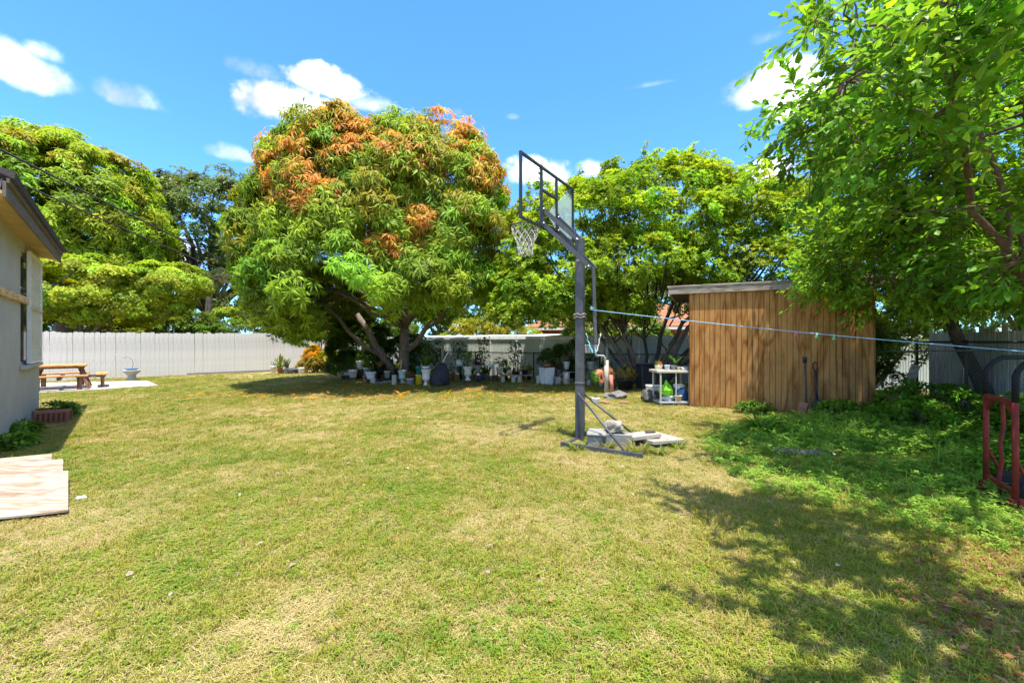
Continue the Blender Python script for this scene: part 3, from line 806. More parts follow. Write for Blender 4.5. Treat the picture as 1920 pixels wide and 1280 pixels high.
def broad_tree(name, label, base, ells, m, n_clump, clump_r, n_per, k, L, W, out, along, droop, base_col, trunk_r, fork_z, group=None, zmin=None, lower=-.75, m_bark=BARK,
               color_fn=None, tmpl=T_DIAMOND, r_in=.72, n_limb=9, flat=.75, leafmat=None, keep=None):
    root = thing(name, label, 'tree', base, 0, group)
    B = np.array(base)
    C, O = clump_field(ells, n_clump, r_in, zmin, lower)
    if keep is not None: q = keep(C); C, O = C[q], O[q]; n_clump = len(C)
    wp, wa, ci = whorls(C, O, clump_r, n_per, flat)
    ax = wa * .6 + np.repeat(O, n_per, 0) * .5 + np.array([0, 0, .2])
    p, a, s, Ls, Ws = whorl_leaves(wp, ax, k, L, W, out, along, droop)
    li = np.repeat(ci, k)
    col = tint(base_col, li, n_clump)
    if color_fn is not None: col = color_fn(col, p, li, C, np.repeat(np.arange(len(wp)), k))
    me = leaf_mesh('crown', leafmat or m, p - B, a, s, Ls, Ws, col, tmpl)
    link_mesh('crown', me, root, 'stuff')
    rr = random.Random(len(label)); paths = []
    top = Vector((0, 0, fork_z))
    limb_c = C[rng.choice(n_clump, min(n_clump, n_limb * 3), replace=False)] - B
    trunk = wiggle((0, 0, -.1), top, 3, .03, rr)
    tr = MB(); tr.tube(trunk, [trunk_r * 1.25, trunk_r, trunk_r * .9, trunk_r * .8], 10); tr.build('trunk', m_bark, root)
    hubs = []
    for (c, r) in ells:
        for _ in range(max(2, n_limb // len(ells))):
            d = sph(1)[0]; d[2] = abs(d[2]) * .6
            e = Vector(np.array(c) + d * np.array(r) * .55 - B); hubs.append(e); paths.append((wiggle(top, e, 4, .06, rr), trunk_r * .5, trunk_r * .14))
    for q in limb_c:
        q = Vector(q); hb = min(hubs, key=lambda e: (e - q).length); paths.append((wiggle(hb, q, 3, .05, rr), trunk_r * .14, .012))
    limbs('branches', m_bark, root, paths)
    return root, C

MCX, MCY = -4.75, 14.6
SPOTS = [(480, 285, 40, 18), (530, 280, 22, 18), (560, 235, 30, 10), (640, 215, 50, 10), (690, 245, 25, 8), (555, 390, 32, 14), (610, 385, 18, 14), (660, 295, 20, 14), (730, 290, 22, 8), (812, 312, 24, 14),
         (862, 272, 22, 12), (895, 322, 22, 12), (940, 335, 22, 18), (958, 385, 14, 22), (735, 388, 14, 8), (780, 395, 12, 8), (716, 460, 6, 18), (776, 462, 6, 8), (546, 330, 8, 8), (932, 458, 6, 6), (825, 232, 14, 8), (600, 300, 8, 6)]
# central mango with orange flushes of new leaves
def mango_color(flush_amt, zlo, zhi, gold, spots=()):
    def fn(col, p, li, C, wi):
        nc = len(C); f = rng.random(nc)
        hgt = ((C[:, 2] - zlo) / (zhi - zlo)).clip(0, 1)
        is_fl = f < flush_amt * hgt ** 1.5
        ang_x, ang_z = C[:, 0] / C[:, 1] * FOC + 960, 640 - (C[:, 2] - EYE) / C[:, 1] * FOC       # bearing of each bough seen from the lawn
        outer = np.linalg.norm((C - np.array([MCX, MCY, 4.8])) / np.array([4.2, 4.0, 4.3]), axis=1) > .62
        for (fx, fz, rx, rz) in spots:
            is_fl |= (np.hypot((ang_x - fx) / (rx + 14), (ang_z - fz) / (rz + 14)) < 1) & outer & (C[:, 1] < MCY + .3) & (f < .72)
        is_gold = (~is_fl) & (rng.random(nc) < gold * hgt)
        nw = wi.max() + 1
        wr = rng.random(nw)[wi]
        fl = is_fl[li] & (wr < .72); gd = is_gold[li] & (wr < .75)
        j = rng.uniform(.75, 1.3, (len(col), 1))
        col = np.where(fl[:, None], np.array([.55, .255, .045]) * j * np.where(wr[:, None] < .2, np.array([1, 1.45, 1.2]), 1), col)
        col = np.where(gd[:, None], np.array([.30, .27, .02]) * j, col)
        return col
    return fn
mango_ells = [((MCX, MCY, 4.7), (3.8, 3.6, 4.2)), ((MCX - .7, MCY - .3, 6.15), (2.9, 2.8, 2.5)), ((MCX + 1.6, MCY, 6.4), (2.7, 2.7, 2.35)), ((MCX - 1.6, MCY - .4, 4.6), (2.5, 2.5, 2.9)),
              ((MCX + 2.3, MCY - .2, 5.0), (2.4, 2.6, 2.8)), ((MCX, MCY - 1.2, 3.3), (3.4, 2.8, 1.9)), ((MCX - 1.6, MCY - .2, 2.8), (1.9, 2.3, 1.5)), ((MCX + 2.6, MCY, 3.2), (2.0, 2.3, 1.5))]
mango, MC = broad_tree('mango_tree', 'big rounded mango tree flushed with orange new leaves in the middle of the yard', (-3.85, 15.1, 0), mango_ells, LEAF, 640, .62, 36, 12, .25, .046,
                       .85, .15, .62, (.235, .345, .024), .19, 1.9, zmin=1.72, lower=-.75, color_fn=mango_color(.035, 3.2, 8.6, .6, SPOTS), r_in=.66, flat=.85, keep=lambda C: ~((C[:, 0] > MCX - 1.3) & (C[:, 2] < 2.55)), n_limb=16)
rr = random.Random(2)
limbs('stem', BARK, mango, [(wiggle((-.2, 0, 0), (-1.6, -.3, 2.4), 4, .05, rr), .16, .10), (wiggle((.05, 0, 1.1), (1.6, -.6, 2.6), 4, .05, rr), .12, .06), (wiggle((-.9, -.2, 1.0), (-2.6, -.6, 2.7), 4, .05, rr), .08, .05)])

# large mango far left
broad_tree('mango_tree', 'tall dense yellow green tree beyond the fence at the far left', (-24.5, 23.0, 0), [((-25.3, 23, 7.7), (5.1, 4.6, 4.8)), ((-28.5, 22, 8.4), (5, 4.5, 4.3)), ((-24.4, 22.6, 5.9), (4.2, 4, 3.2))],
           LEAF, 600, .85, 32, 9, .34, .085, .85, .2, .5, (.26, .36, .02), .4, 3.0, zmin=2.9, color_fn=mango_color(.03, 6, 13, .4), r_in=.8)
# dark ficus
broad_tree('ficus_tree', 'dark grey green tree with open crown behind the white fence', (-22.3, 31, 0), [((-21.5, 31, 9.4), (5.6, 4.5, 4.4)), ((-25.5, 31, 9.6), (4.6, 4, 3.9)), ((-18.2, 31, 9.0), (3.4, 3.4, 3.9)), ((-22, 30, 5.2), (6.4, 3.6, 3.4))],
           LEAF, 330, 1.0, 24, 8, .27, .12, .8, .35, .15, (.135, .18, .045), .55, 3.5, zmin=1.2, m_bark=BARK_DARK, r_in=.55, leafmat=GLOSSY_LEAF, n_limb=14)
broad_tree('ficus_tree', 'dark tree filling the gap behind the palm and wires', (-14.8, 33, 0), [((-14.5, 33, 6.8), (5.2, 3.5, 4.8)), ((-17, 34, 4.0), (5.5, 3.5, 3.4))],
           LEAF, 170, 1.0, 22, 8, .28, .12, .8, .35, .2, (.12, .17, .042), .4, 2.5, zmin=.6, m_bark=BARK_DARK, r_in=.55, leafmat=GLOSSY_LEAF)
# feathery yellow green tree hanging over the white fence
broad_tree('shade_tree', 'low feathery yellow green tree spreading over the left end of the white fence', (-18.6, 18.3, 0), [((-18.4, 18.0, 3.55), (3.2, 2.2, 1.45)), ((-16.9, 18.3, 3.1), (2.2, 1.7, 1.1)), ((-20.3, 17.6, 3.3), (2.6, 2.2, 1.4)), ((-15.6, 18.9, 4.0), (1.5, 1.4, .9))],
           LEAF, 230, .6, 34, 9, .14, .075, .95, .1, .05, (.26, .33, .02), .16, 1.5, zmin=1.95, flat=.5, r_in=.6, color_fn=lambda c, p, li, C, wi: c * np.where(rng.random(len(C)) < .3, 1.35, 1.0)[li][:, None])
# multi stemmed tree right of the middle
def fresh(col, p, li, C, wi):
    hgt = ((p[:, 2] - 2.5) / 4).clip(0, 1); r = rng.random(wi.max() + 1)[wi]
    return col * np.where((r < .12 + .35 * hgt)[:, None], np.array([1.5, 1.25, .9]), 1.0)
BRX, BRY = 4.55, 14.2
back_ells = [((2.6, 14.2, 4.7), (2.7, 2.5, 2.1)), ((4.9, 14.2, 4.9), (2.8, 2.6, 2.0)), ((7.1, 14, 5.0), (2.3, 2.4, 1.8)), ((9.0, 13.4, 4.3), (2.4, 2.2, 1.9)), ((1.1, 12.7, 3.3), (1.5, 1.3, 1.5)), ((7.0, 13.2, 3.6), (2.6, 1.9, 1.1)), ((3.6, 13.2, 3.6), (2.6, 2.0, 1.0)), ((.7, 12.5, 2.5), (1.2, 1.0, .8)), ((3.0, 15.2, 2.7), (2.2, 1.0, .9)), ((5.6, 15.2, 2.9), (1.6, .9, .8)), ((1.7, 13.3, 2.7), (1.7, 1.0, .9)), ((5.7, 14.9, 3.2), (2.3, 1.0, .9)), ((4.9, 14.4, 6.0), (3.2, 2.2, 1.3))]
rootb = thing('multi_stem_tree', 'wide bright green tree with many thin leaning stems between the hoop and the shed', 'tree', (BRX, BRY, 0))
C, O = clump_field(back_ells, 780, .5, 2.0, -.55)
wp, wa, ci = whorls(C, O, .52, 36)
# upright shoots along the top give it its ragged outline
tops = C[(O[:, 2] > .45)]; tops = tops[rng.choice(len(tops), min(len(tops), 120), replace=False)]
sp = []; sd = []; paths = []
for q in tops:
    d = unit(np.array([rng.normal(0, .28), rng.normal(0, .25), 1.0])); ln = rng.uniform(.35, .8); q0 = q + np.array([0, 0, .1])
    paths.append(([Vector(q0 - np.array([BRX, BRY, 0]) - d * .4), Vector(q0 + d * ln - np.array([BRX, BRY, 0]))], .012, .004))
    for t in np.arange(.15, ln, .06): sp.append(q0 + d * t + rng.normal(0, .03, 3)); sd.append(d)
wp = np.concatenate([wp, sp]); wa = np.concatenate([wa, sd]); ci = np.concatenate([ci, rng.integers(0, 780, len(sp))])
ax = wa * .7 + np.array([0, 0, .5])
p, a, s, Ls, Ws = whorl_leaves(wp, ax, 9, .115, .048, .8, .55, -.05)
li = np.repeat(ci, 9)
col = fresh(tint((.225, .36, .028), li, 780), p, li, C, np.repeat(np.arange(len(wp)), 9))
link_mesh('crown', leaf_mesh('crown', LEAF, p - np.array([BRX, BRY, 0]), a, s, Ls, Ws, col), rootb, 'stuff')
rr = random.Random(8)
for k in range(11):
    an = -.35 + k * (math.pi + .7) / 10; rd = rr.uniform(.15, .45)
    s0 = Vector((math.cos(an) * rd * 1.3, -abs(math.sin(an)) * rd * .4 + rr.uniform(-.2, .3), -.05))
    mid = s0 + Vector((math.cos(an) * rr.uniform(.5, 1.3), rr.uniform(-.5, .3), rr.uniform(1.2, 1.7)))
    e = Vector((math.cos(an) * rr.uniform(1.8, 3.6), rr.uniform(-1.2, .8), rr.uniform(2.6, 3.6)))
    pts = wiggle(s0, mid, 3, .05, rr)[:-1] + wiggle(mid, e, 4, .06, rr)
    b = MB(); r0 = rr.uniform(.055, .105); b.tube(pts, [r0 * (1 - .07 * i) for i in range(len(pts))], 7); b.build('stem', BARK_DARK if k % 3 else BARK, rootb)
    for _ in range(6):
        q = pts[rr.randrange(3, len(pts))]; e2 = q + Vector((rr.uniform(-1.2, 1.2), rr.uniform(-.9, .7), rr.uniform(.3, 1.4)))
        paths.append((wiggle(q, e2, 3, .08, rr), .03, .008))
for q in C[rng.choice(780, 110, replace=False)]:
    q = Vector(q) - Vector((BRX, BRY, 0)); paths.append((wiggle(Vector((q.x * .7, q.y * .6, min(q.z * .7, 3.0))), q, 3, .06, rr), .03, .008))
limbs('branches', BARK_DARK, rootb, paths, 5)

# ---- trees on the right: alternate leaves on twigs
def twig_tree(root, base, ells, n_clump, per_clump, n_leaf, L, W, colr, seed, hub_list, trunk_paths, m_leaf, big_parts=0, zmin=1.6, lower=-.85, tw_len=(.25, .5), cut=None):
    B = np.array(base); C, O = clump_field(ells, n_clump, .45, zmin, lower)
    if cut is not None:
        kp = cut(C); C, O = C[kp], O[kp]; n_clump = len(C)
    rr = random.Random(seed); paths = list(trunk_paths); hubs = [Vector(h) - Vector(base) for h in hub_list]
    tp, td, tl, ti = [], [], [], []
    loc_c = [Vector(c_) - Vector(base) for c_ in C]; own = [min(range(len(hubs)), key=lambda j: (hubs[j] - c_).length) for c_ in loc_c]
    sub = {}
    for j in range(len(hubs)):
        mine = [i for i in range(n_clump) if own[i] == j]; seeds = mine[::6]
        for s_ in seeds:
            e = hubs[j].lerp(loc_c[s_], .55); sub.setdefault(j, []).append(e); paths.append((wiggle(hubs[j], e, 4, .09, rr, -.05), .020, .012))
    for i in range(n_clump):
        c = loc_c[i]; hb = min(sub[own[i]], key=lambda e: (e - c).length)
        br = wiggle(hb, c, 4, .07, rr, -.05); paths.append((br, .011, .005))
        for _ in range(per_clump):
            t = rr.uniform(.45, 1.05); k = min(int(t * 4), 3); q = br[k].lerp(br[k + 1], min(1, t * 4 - k))
            d = (c - hb).normalized() * .7 + Vector((rr.gauss(0, .6), rr.gauss(0, .6), rr.gauss(.1, .45))) + Vector(O[i]) * .3
            tp.append(q + Vector((rr.gauss(0, .13), rr.gauss(0, .13), rr.gauss(0, .10)))); td.append(d.normalized()); tl.append(rr.uniform(*tw_len)); ti.append(i)
    tp, td, tl = np.array(tp), np.array(td), np.array(tl); ti = np.array(ti)
    b = MB()
    for i in range(len(tp)):
        a0 = Vector(tp[i]); b.tube([a0, a0 + Vector(td[i]) * tl[i]], [.0045, .002], 3, False)
    b.build('twigs', BARK_TWIG, root)
    n = len(tp); f = (np.arange(n_leaf)[None, :] + rng.uniform(.2, .8, (n, n_leaf))) / n_leaf
    base_p = tp[:, None, :] + td[:, None, :] * (tl[:, None] * f)[..., None]
    t1 = unit(np.cross(td, np.array([[0.02, .05, 1.0]]))); t2 = np.cross(td, t1)
    ang = np.arange(n_leaf)[None, :] * 2.4 + rng.uniform(0, 6.28, (n, 1)) + rng.normal(0, .3, (n, n_leaf))
    rd = t1[:, None, :] * np.cos(ang)[..., None] * 1.15 + t2[:, None, :] * np.sin(ang)[..., None] * .6
    a = unit((rd * .8 + td[:, None, :] * (.55 + .7 * f[..., None]) + np.array([0, 0, -.22]) + rng.normal(0, .16, rd.shape)).reshape(-1, 3))
    p = base_p.reshape(-1, 3)
    up = unit(np.array([[0, 0, 1.0]]) + rng.normal(0, .35, a.shape)); side = unit(np.cross(up, a))
    m = n * n_leaf; Ls = L * rng.uniform(.6, 1.2, m); Ws = W * rng.uniform(.75, 1.2, m)
    li = np.repeat(ti, n_leaf); col = tint(colr, li, n_clump, .2, .2)
    yl = rng.random(n)[np.repeat(np.arange(n), n_leaf)]; col = np.where((yl < .07)[:, None], col * np.array([2.0, 1.55, 1.0]), col)
    if big_parts:
        wpz = p + B; dist = np.linalg.norm(wpz - np.array([0, 0, EYE]), axis=1)
        ratio = wpz[:, 0] / wpz[:, 1]; el = (wpz[:, 2] - EYE) / wpz[:, 1]
        vis = (ratio < 1.2) & (wpz[:, 1] > .5) & (np.abs(el) < .8)
        # largest in the picture first; leaves hidden behind many nearer ones are passed over
        size = np.where(vis, Ls / dist, 0)
        cell = (np.floor(ratio * 26).astype(int) * 1000 + np.floor(el * 26).astype(int))
        order = np.argsort(dist); seen = {}; ok = np.zeros(m, bool)
        for i in order:
            if not vis[i]: continue
            q = seen.get(cell[i], 0)
            if q < 3: ok[i] = True; seen[cell[i]] = q + 1
        size = np.where(ok, size, 0); big = np.argsort(-size)[:big_parts]; big = big[size[big] > 0]
        rest = np.ones(m, bool); rest[big] = False
        variants = []
        for k in range(6):
            tv, tf = T_LEAF; me = bpy.data.meshes.new('leaf'); v = tv.copy(); v[:, 1] *= W / L; v[:, 2] *= (1, 1.6, .5, 2.2, -.6, 1.2)[k]
            me.from_pydata([tuple(q) for q in v], [], tf); at = me.attributes.new('col', 'FLOAT_COLOR', 'POINT')
            cc = np.ones((len(v), 4), np.float32); cc[:, :3] = np.array(colr) * (.8, 1, 1.2, 1.45, 1.0, .9)[k] * ((1, 1, 1) if k != 3 else (1.5, 1.2, 1)); at.data.foreach_set('color', cc.ravel()); me.materials.append(m_leaf); variants.append(me)
        for i in big:
            x_ = a[i]; z_ = unit(np.cross(x_, side[i])); y_ = np.cross(z_, x_)
            M = Matrix.Identity(4)
            for r_ in range(3): M[r_][0], M[r_][1], M[r_][2], M[r_][3] = x_[r_] * Ls[i], y_[r_] * Ls[i], z_[r_] * Ls[i], p[i][r_]
            o = bpy.data.objects.new('leaf', variants[rr.randrange(6)]); o.matrix_local = M; finish(o, root)
            o.matrix_parent_inverse = Matrix.Identity(4); o.matrix_basis = M
        p, a, side, Ls, Ws, col = p[rest], a[rest], side[rest], Ls[rest], Ws[rest], col[rest]
    link_mesh('crown', leaf_mesh('crown', m_leaf, p, a, side, Ls, Ws, col, T_LEAF if big_parts else T_DIAMOND), root, 'stuff')
    limbs('branches', BARK_TWIG, root, paths, 6)
NB = (6.9, 5.4, 0)
near_tree = thing('leafy_tree', 'near tree with large oval leaves overhanging the right edge of the yard', 'tree', NB)
hub = [(5.6, 4.6, 3.9), (4.9, 3.2, 4.4), (5.9, 5.6, 4.6), (3.9, 2.2, 4.7), (5.7, 4.5, 2.6), (6.6, 5.6, 3.2), (4.0, 4.3, 4.6), (6.6, 5.0, 2.2)]
tp = []
rr = random.Random(6)
fork = Vector((-.35, -.15, 1.9))
for h_ in hub: tp.append((wiggle(fork, Vector(h_) - Vector(NB), 5, .045, rr, -.03), .055, .022))
twig_tree(near_tree, NB, [((3.9, 1.6, 4.5), (2.5, 2.5, 1.1)), ((5.15, 4.75, 4.2), (2.15, 1.9, 1.75)), ((6.3, 4.7, 2.75), (1.5, 1.3, 1.0)), ((6.6, 5.6, 3.6), (1.6, 1.6, 1.6)), ((6.5, 5.0, 2.9), (1.4, 1.2, 1.1))], 280, 10, 10, .138, .062,
          (.155, .31, .03), 5, hub, tp, GLOSSY_LEAF, 300, zmin=1.72,
          cut=lambda C: ~((C[:, 1] > 2.2) & (C[:, 0] / C[:, 1] < .585)) & ~((C[:, 1] <= 2.2) & (C[:, 0] < .6)) & ~((C[:, 1] < 2.5) & (C[:, 2] > 3.2) & (rng.random(len(C)) < .5)))
b = MB(); b.tube(wiggle((0, 0, -.1), fork, 4, .03, rr), [.15, .13, .12, .11, .10], 9); b.build('trunk', BARK, near_tree)
FB = (9.1, 8.0, 0)
fence_tree = thing('leafy_tree', 'leaning small leaved tree whose boughs hang over the right end of the shed', 'tree', FB)
fork = Vector((-1.0, -.2, 1.9))
hub2 = [(7.3, 7.7, 3.0), (7.9, 7.9, 4.0), (9.2, 8.4, 3.6), (8.4, 7.6, 2.6), (10.2, 8.6, 4.2), (6.7, 7.4, 3.4), (8.3, 8.2, 6.2), (7.4, 7.7, 5.2), (9.2, 8.2, 5.4)]
tp = [(wiggle(fork, Vector(h_) - Vector(FB), 5, .05, rr), .07, .022) for h_ in hub2]
twig_tree(fence_tree, FB, [((7.1, 7.6, 3.4), (1.9, 1.4, 1.7)), ((6.4, 7.15, 2.7), (1.4, 1.0, 1.1)), ((8.3, 8.2, 5.6), (2.4, 1.8, 2.5)), ((9.9, 8.2, 4.0), (2.2, 1.8, 2.3)), ((8.6, 7.5, 2.6), (1.8, 1.2, .8)), ((7.3, 7.6, 5.0), (1.7, 1.4, 1.6)), ((10.4, 8.4, 6.2), (2.4, 1.8, 2.3)), ((9.3, 7.0, 4.2), (1.5, 1.3, 1.6))], 720, 11, 10, .115, .05,
          (.24, .40, .035), 15, hub2, tp, GLOSSY_LEAF, 0, zmin=1.45,
          cut=lambda C: (C[:, 0] / C[:, 1] > .645))
b = MB(); b.tube(wiggle((.25, .1, -.1), fork, 4, .02, rr), [.14, .12, .11, .10, .09], 8); b.build('trunk', BARK_DARK, fence_tree)

# bushes beyond the fences
def bush(name, label, c, r, n_clump, cr, n_per, k, L, W, colr, out=.85, along=.4, droop=.1, group=None, cat='bush', m=LEAF, zmin=.05):
    root = thing(name, label, cat, (c[0], c[1], 0), 0, group)
    C, O = clump_field([(c, r)], n_clump, .5, zmin, -.4)
    wp, wa, ci = whorls(C, O, cr, n_per)
    p, a, s, Ls, Ws = whorl_leaves(wp, wa * .6 + np.array([0, 0, .5]), k, L, W, out, along, droop)
    li = np.repeat(ci, k)
    link_mesh('foliage', leaf_mesh('foliage', m, p - np.array([c[0], c[1], 0]), a, s, Ls, Ws, tint(colr, li, n_clump)), root, 'stuff')
    rr = random.Random(int(abs(c[0]) * 100)); paths = []
    for q in C[:14]: paths.append((wiggle((rr.uniform(-.1, .1), rr.uniform(-.1, .1), 0), Vector(q) - Vector((c[0], c[1], 0)), 3, .06, rr), .03 * max(r), .008))
    limbs('stems', BARK_DARK, root, paths, 5)
    return root
bush('hedge_shrub', 'bright green shrub showing over the white fence below the palm', (-15.0, 23.4, 1.6), (2.0, 1.3, 1.6), 60, .45, 20, 8, .17, .07, (0.182, 0.260, 0.022))
bush('hedge_shrub', 'light green shrub over the fence beside the central mango', (-11.6, 25.0, 1.8), (2.6, 1.3, 1.8), 70, .45, 20, 8, .17, .07, (0.196, 0.260, 0.022))
bush('hedge_shrub', 'small dark shrub over the fence left of the palm', (-18.3, 23.5, 1.3), (1.3, 1.0, 1.5), 40, .4, 18, 8, .16, .07, (0.084, 0.169, 0.024))
bush('hedge_shrub', 'yellow green shrub rising behind the tin carport roof', (-1.2, 21.6, 1.6), (2.6, 1.0, 1.25), 70, .4, 20, 8, .14, .055, (0.252, 0.273, 0.019))
bush('hedge_shrub', 'green shrub behind the corner where the two fences meet', (-7.6, 23.4, 1.8), (2.2, 1.2, 1.7), 60, .45, 20, 8, .16, .06, (0.112, 0.195, 0.024))
bush('hedge_shrub', 'leafy shrub between the shed and the grey board fence', (8.05, 9.9, 1.0), (.75, .7, 1.1), 50, .3, 20, 8, .11, .045, (0.168, 0.234, 0.019))
bush('hedge_shrub', 'tall green shrub closing the gap behind the shed', (9.6, 11.4, 1.6), (1.8, 1.1, 1.7), 70, .4, 20, 8, .14, .055, (0.112, 0.182, 0.022))
bush('background_tree', 'rounded green tree beyond the neighbouring terracotta house', (11.0, 38.0, 4.0), (6.5, 3, 4.0), 110, 1.0, 20, 8, .35, .14, (0.098, 0.156, 0.024), cat='tree')
bush('background_tree', 'green tree beyond the grey board fence at the far right', (17.5, 14.0, 3.2), (4.0, 3.5, 3.6), 110, .8, 20, 8, .26, .11, (0.098, 0.169, 0.024), cat='tree')
bush('background_tree', 'low dark tree far behind the white fence corner', (-6.0, 40.0, 3.2), (7.0, 3, 3.6), 110, 1.1, 20, 8, .38, .15, (0.084, 0.143, 0.026), cat='tree')
bush('background_tree', 'pale green tree seen low under the far left mango', (-31.0, 30.0, 2.6), (5.0, 3, 3.0), 90, .9, 20, 8, .3, .12, (0.112, 0.182, 0.026), cat='tree')

# palm behind the white fence
PB = (-17.6, 24.2, 0)
palm = thing('palm_tree', 'thin palm with drooping grey green fronds behind the white fence', 'tree', PB)
b = MB(); b.tube([(0, 0, -.1), (.05, 0, 2.0), (.2, 0, 3.8), (.3, 0, 5.0)], [.20, .16, .15, .13], 9); b.build('trunk', BARK, palm)
rr = random.Random(5)
for k in range(13):
    an = k * 2.4; e0 = rr.uniform(.1, 1.0); ln = rr.uniform(2.3, 3.0); pts = []
    q = Vector((.3, 0, 5.0)); el = e0
    for i in range(9):
        pts.append(q.copy()); q = q + Vector((math.cos(an) * math.cos(el), math.sin(an) * math.cos(el), math.sin(el))) * ln / 8; el -= .26
    b = MB(); b.tube(pts, [.022 - .002 * i for i in range(9)], 5); fr = b.build('frond', LEAF, palm)
    at = fr.data.attributes.new('col', 'FLOAT_COLOR', 'POINT'); at.data.foreach_set('color', np.tile([.2, .2, .09, 1], len(fr.data.vertices)).astype(np.float32))
    lp, la = [], []
    for i in range(1, 8):
        tdir = (pts[i + 1] - pts[i]).normalized(); sd_ = Vector((-math.sin(an), math.cos(an), 0))
        for j in range(6):
            for sg in (1, -1):
                lp.append(pts[i].lerp(pts[i + 1], j / 6)); la.append(sd_ * sg + tdir * .6 + Vector((0, 0, -.65 + rr.uniform(-.15, .15))))
    lp, la = np.array(lp), np.array(la)
    c_ = np.array([.12, .15, .06])[None] * rng.uniform(.7, 1.3, (len(lp), 1)) if k % 4 else np.array([.28, .22, .11])[None] * rng.uniform(.7, 1.2, (len(lp), 1))
    link_mesh('leaflets', leaf_mesh('leaflets', LEAF, lp, la, np.tile([0, 0, 1.0], (len(lp), 1)) + rng.normal(0, .2, lp.shape), .55, .035, c_, T_DIAMOND), fr)

bush('hedge_shrub', 'broad green hedge shrub over the middle of the white fence', (-17.2, 22.2, 1.5), (2.6, 1.0, 1.6), 80, .45, 22, 8, .17, .07, (.11, .18, .02))
bush('hedge_shrub', 'yellowish hedge shrub over the white fence beside the feathery tree', (-20.0, 21.6, 1.5), (2.4, 1.0, 1.5), 70, .45, 22, 8, .17, .07, (.16, .21, .02))
bush('hedge_shrub', 'dense green shrub filling the fence end left of the timber post', (-10.6, 22.9, 1.7), (1.9, .9, 1.5), 70, .4, 22, 8, .16, .06, (.13, .20, .02))
bush('hedge_shrub', 'hanging green shrub in the shade left of the mango trunk', (-5.9, 16.3, 1.1), (1.1, .7, 1.1), 70, .3, 22, 8, .16, .045, (.10, .18, .02))
bush('hedge_shrub', 'loose dark shrub on the pale fence right behind the mango trunk', (-4.2, 17.1, .9), (1.3, .5, .8), 50, .3, 16, 8, .13, .05, (.08, .15, .02))
bush('hedge_shrub', 'green shrub growing through the chain link behind the hoop pole', (2.2, 16.3, .8), (1.2, .4, .7), 40, .28, 14, 8, .13, .05, (.09, .16, .02))
bush('hedge_shrub', 'green shrub hiding the neighbouring house wall behind the many stemmed tree', (4.9, 19.6, 1.8), (2.4, .6, 1.0), 80, .38, 20, 8, .14, .055, (.14, .23, .025))

# ---------------------------------------------------------------- basketball hoop
M_STEEL = paint('charcoal_steel', (.062, .066, .073), .5, .15, .22, 7, (.17, .15, .13), .5, .15)
M_STEEL_D = paint('dark_steel', (.03, .032, .038), .5, .2, .2, 9)
M_BOLT = paint('zinc_bolt', (.55, .55, .55), .4, .7, .1, 30, None, 0, 0)
M_NET = paint('net_cord', (.55, .53, .47), .9, 0, .1, 30, None, 0, 0)
M_ROPE = paint('braided_rope', (.22, .19, .17), .9, 0, .4, 60)
PB_ = Vector((1.0, 6.19, 0)); b_dir = Vector((.542, .84, 0)); m_dir = Vector((-.84, .542, 0))
hoop = thing('basketball_hoop', 'dark steel basketball hoop with broken glass backboard standing on the lawn', 'basketball hoop', PB_)
o0 = Vector((0, 0, 0)); bc = m_dir * .505 + Vector((0, 0, 0)); Z0, Z1, HWD = 3.13, 4.05, .845
ang = math.atan2(b_dir.y, b_dir.x)
Mp = Matrix.Rotation(R(-20), 4, 'Z')
b = MB(); b.bevbox((-.062, -.062, -.1), (.062, .062, 2.95), .006, Mp); b.build('pole', M_STEEL, hoop)
b = MB(); b.bevbox((-.068, -.068, .83), (.068, .068, .855), .004, Mp); b.bevbox((-.058, -.058, 2.951), (.058, .058, 2.957), .002, Mp); b.build('pole_collar', M_STEEL, hoop)
b = MB()
for z in (1.80, 1.84):
    b.tube([Mp @ Vector((x_ * .074, y_ * .074, z + .012 * ((i % 2) * 2 - 1))) for i, (x_, y_) in enumerate([(-1, -1), (-.3, -1), (.3, -1), (1, -1), (1, -.3), (1, .3), (1, 1), (.3, 1), (-.3, 1), (-1, 1), (-1, .3), (-1, -.3)])], .014, 6, closed=True)
b.build('rope_binding', M_ROPE, hoop)
def bp(s, z): return bc + b_dir * ((s - .5) * 2 * HWD) + Vector((0, 0, z))
w_ = .034
for nm, s0, z0, s1, z1 in (('frame_bar', 0, Z0, 0, Z1), ('frame_bar', 1, Z0, 1, Z1), ('frame_bar', .012, Z0 + .017, .988, Z0 + .017), ('frame_bar', .012, Z1 - .017, .988, Z1 - .017),
                           ('frame_bar', .346, Z0 + .036, .346, Z1 - .036), ('frame_bar', .638, Z0 + .036, .638, Z1 - .036), ('frame_bar', .357, 3.70, .627, 3.70)):
    b = MB(); b.bar(bp(s0, z0), bp(s1, z1), w_, w_, m_dir); b.build(nm, M_STEEL_D, hoop)
m_gl, nt, nodes, links, bs = nmat('cracked_backboard_glass')
bs.inputs['Base Color'].default_value = (.62, .72, .66, 1); bs.inputs['Roughness'].default_value = .25
tp_ = nodes.new('ShaderNodeBsdfTransparent'); tp_.inputs[0].default_value = (.9, .96, .93, 1); mx = nodes.new('ShaderNodeMixShader')
tcn = nodes.new('ShaderNodeTexCoord').outputs['Object']; nn_ = noise_node(nt, tcn, 9, 6, .7)
links.new(ramp(nt, nn_.outputs['Fac'], [(.3, (.38,) * 3), (.7, (.66,) * 3)]), mx.inputs[0])
links.new(tp_.outputs[0], mx.inputs[1]); links.new(bs.outputs[0], mx.inputs[2]); links.new(mx.outputs[0], nodes['Material Output'].inputs['Surface'])
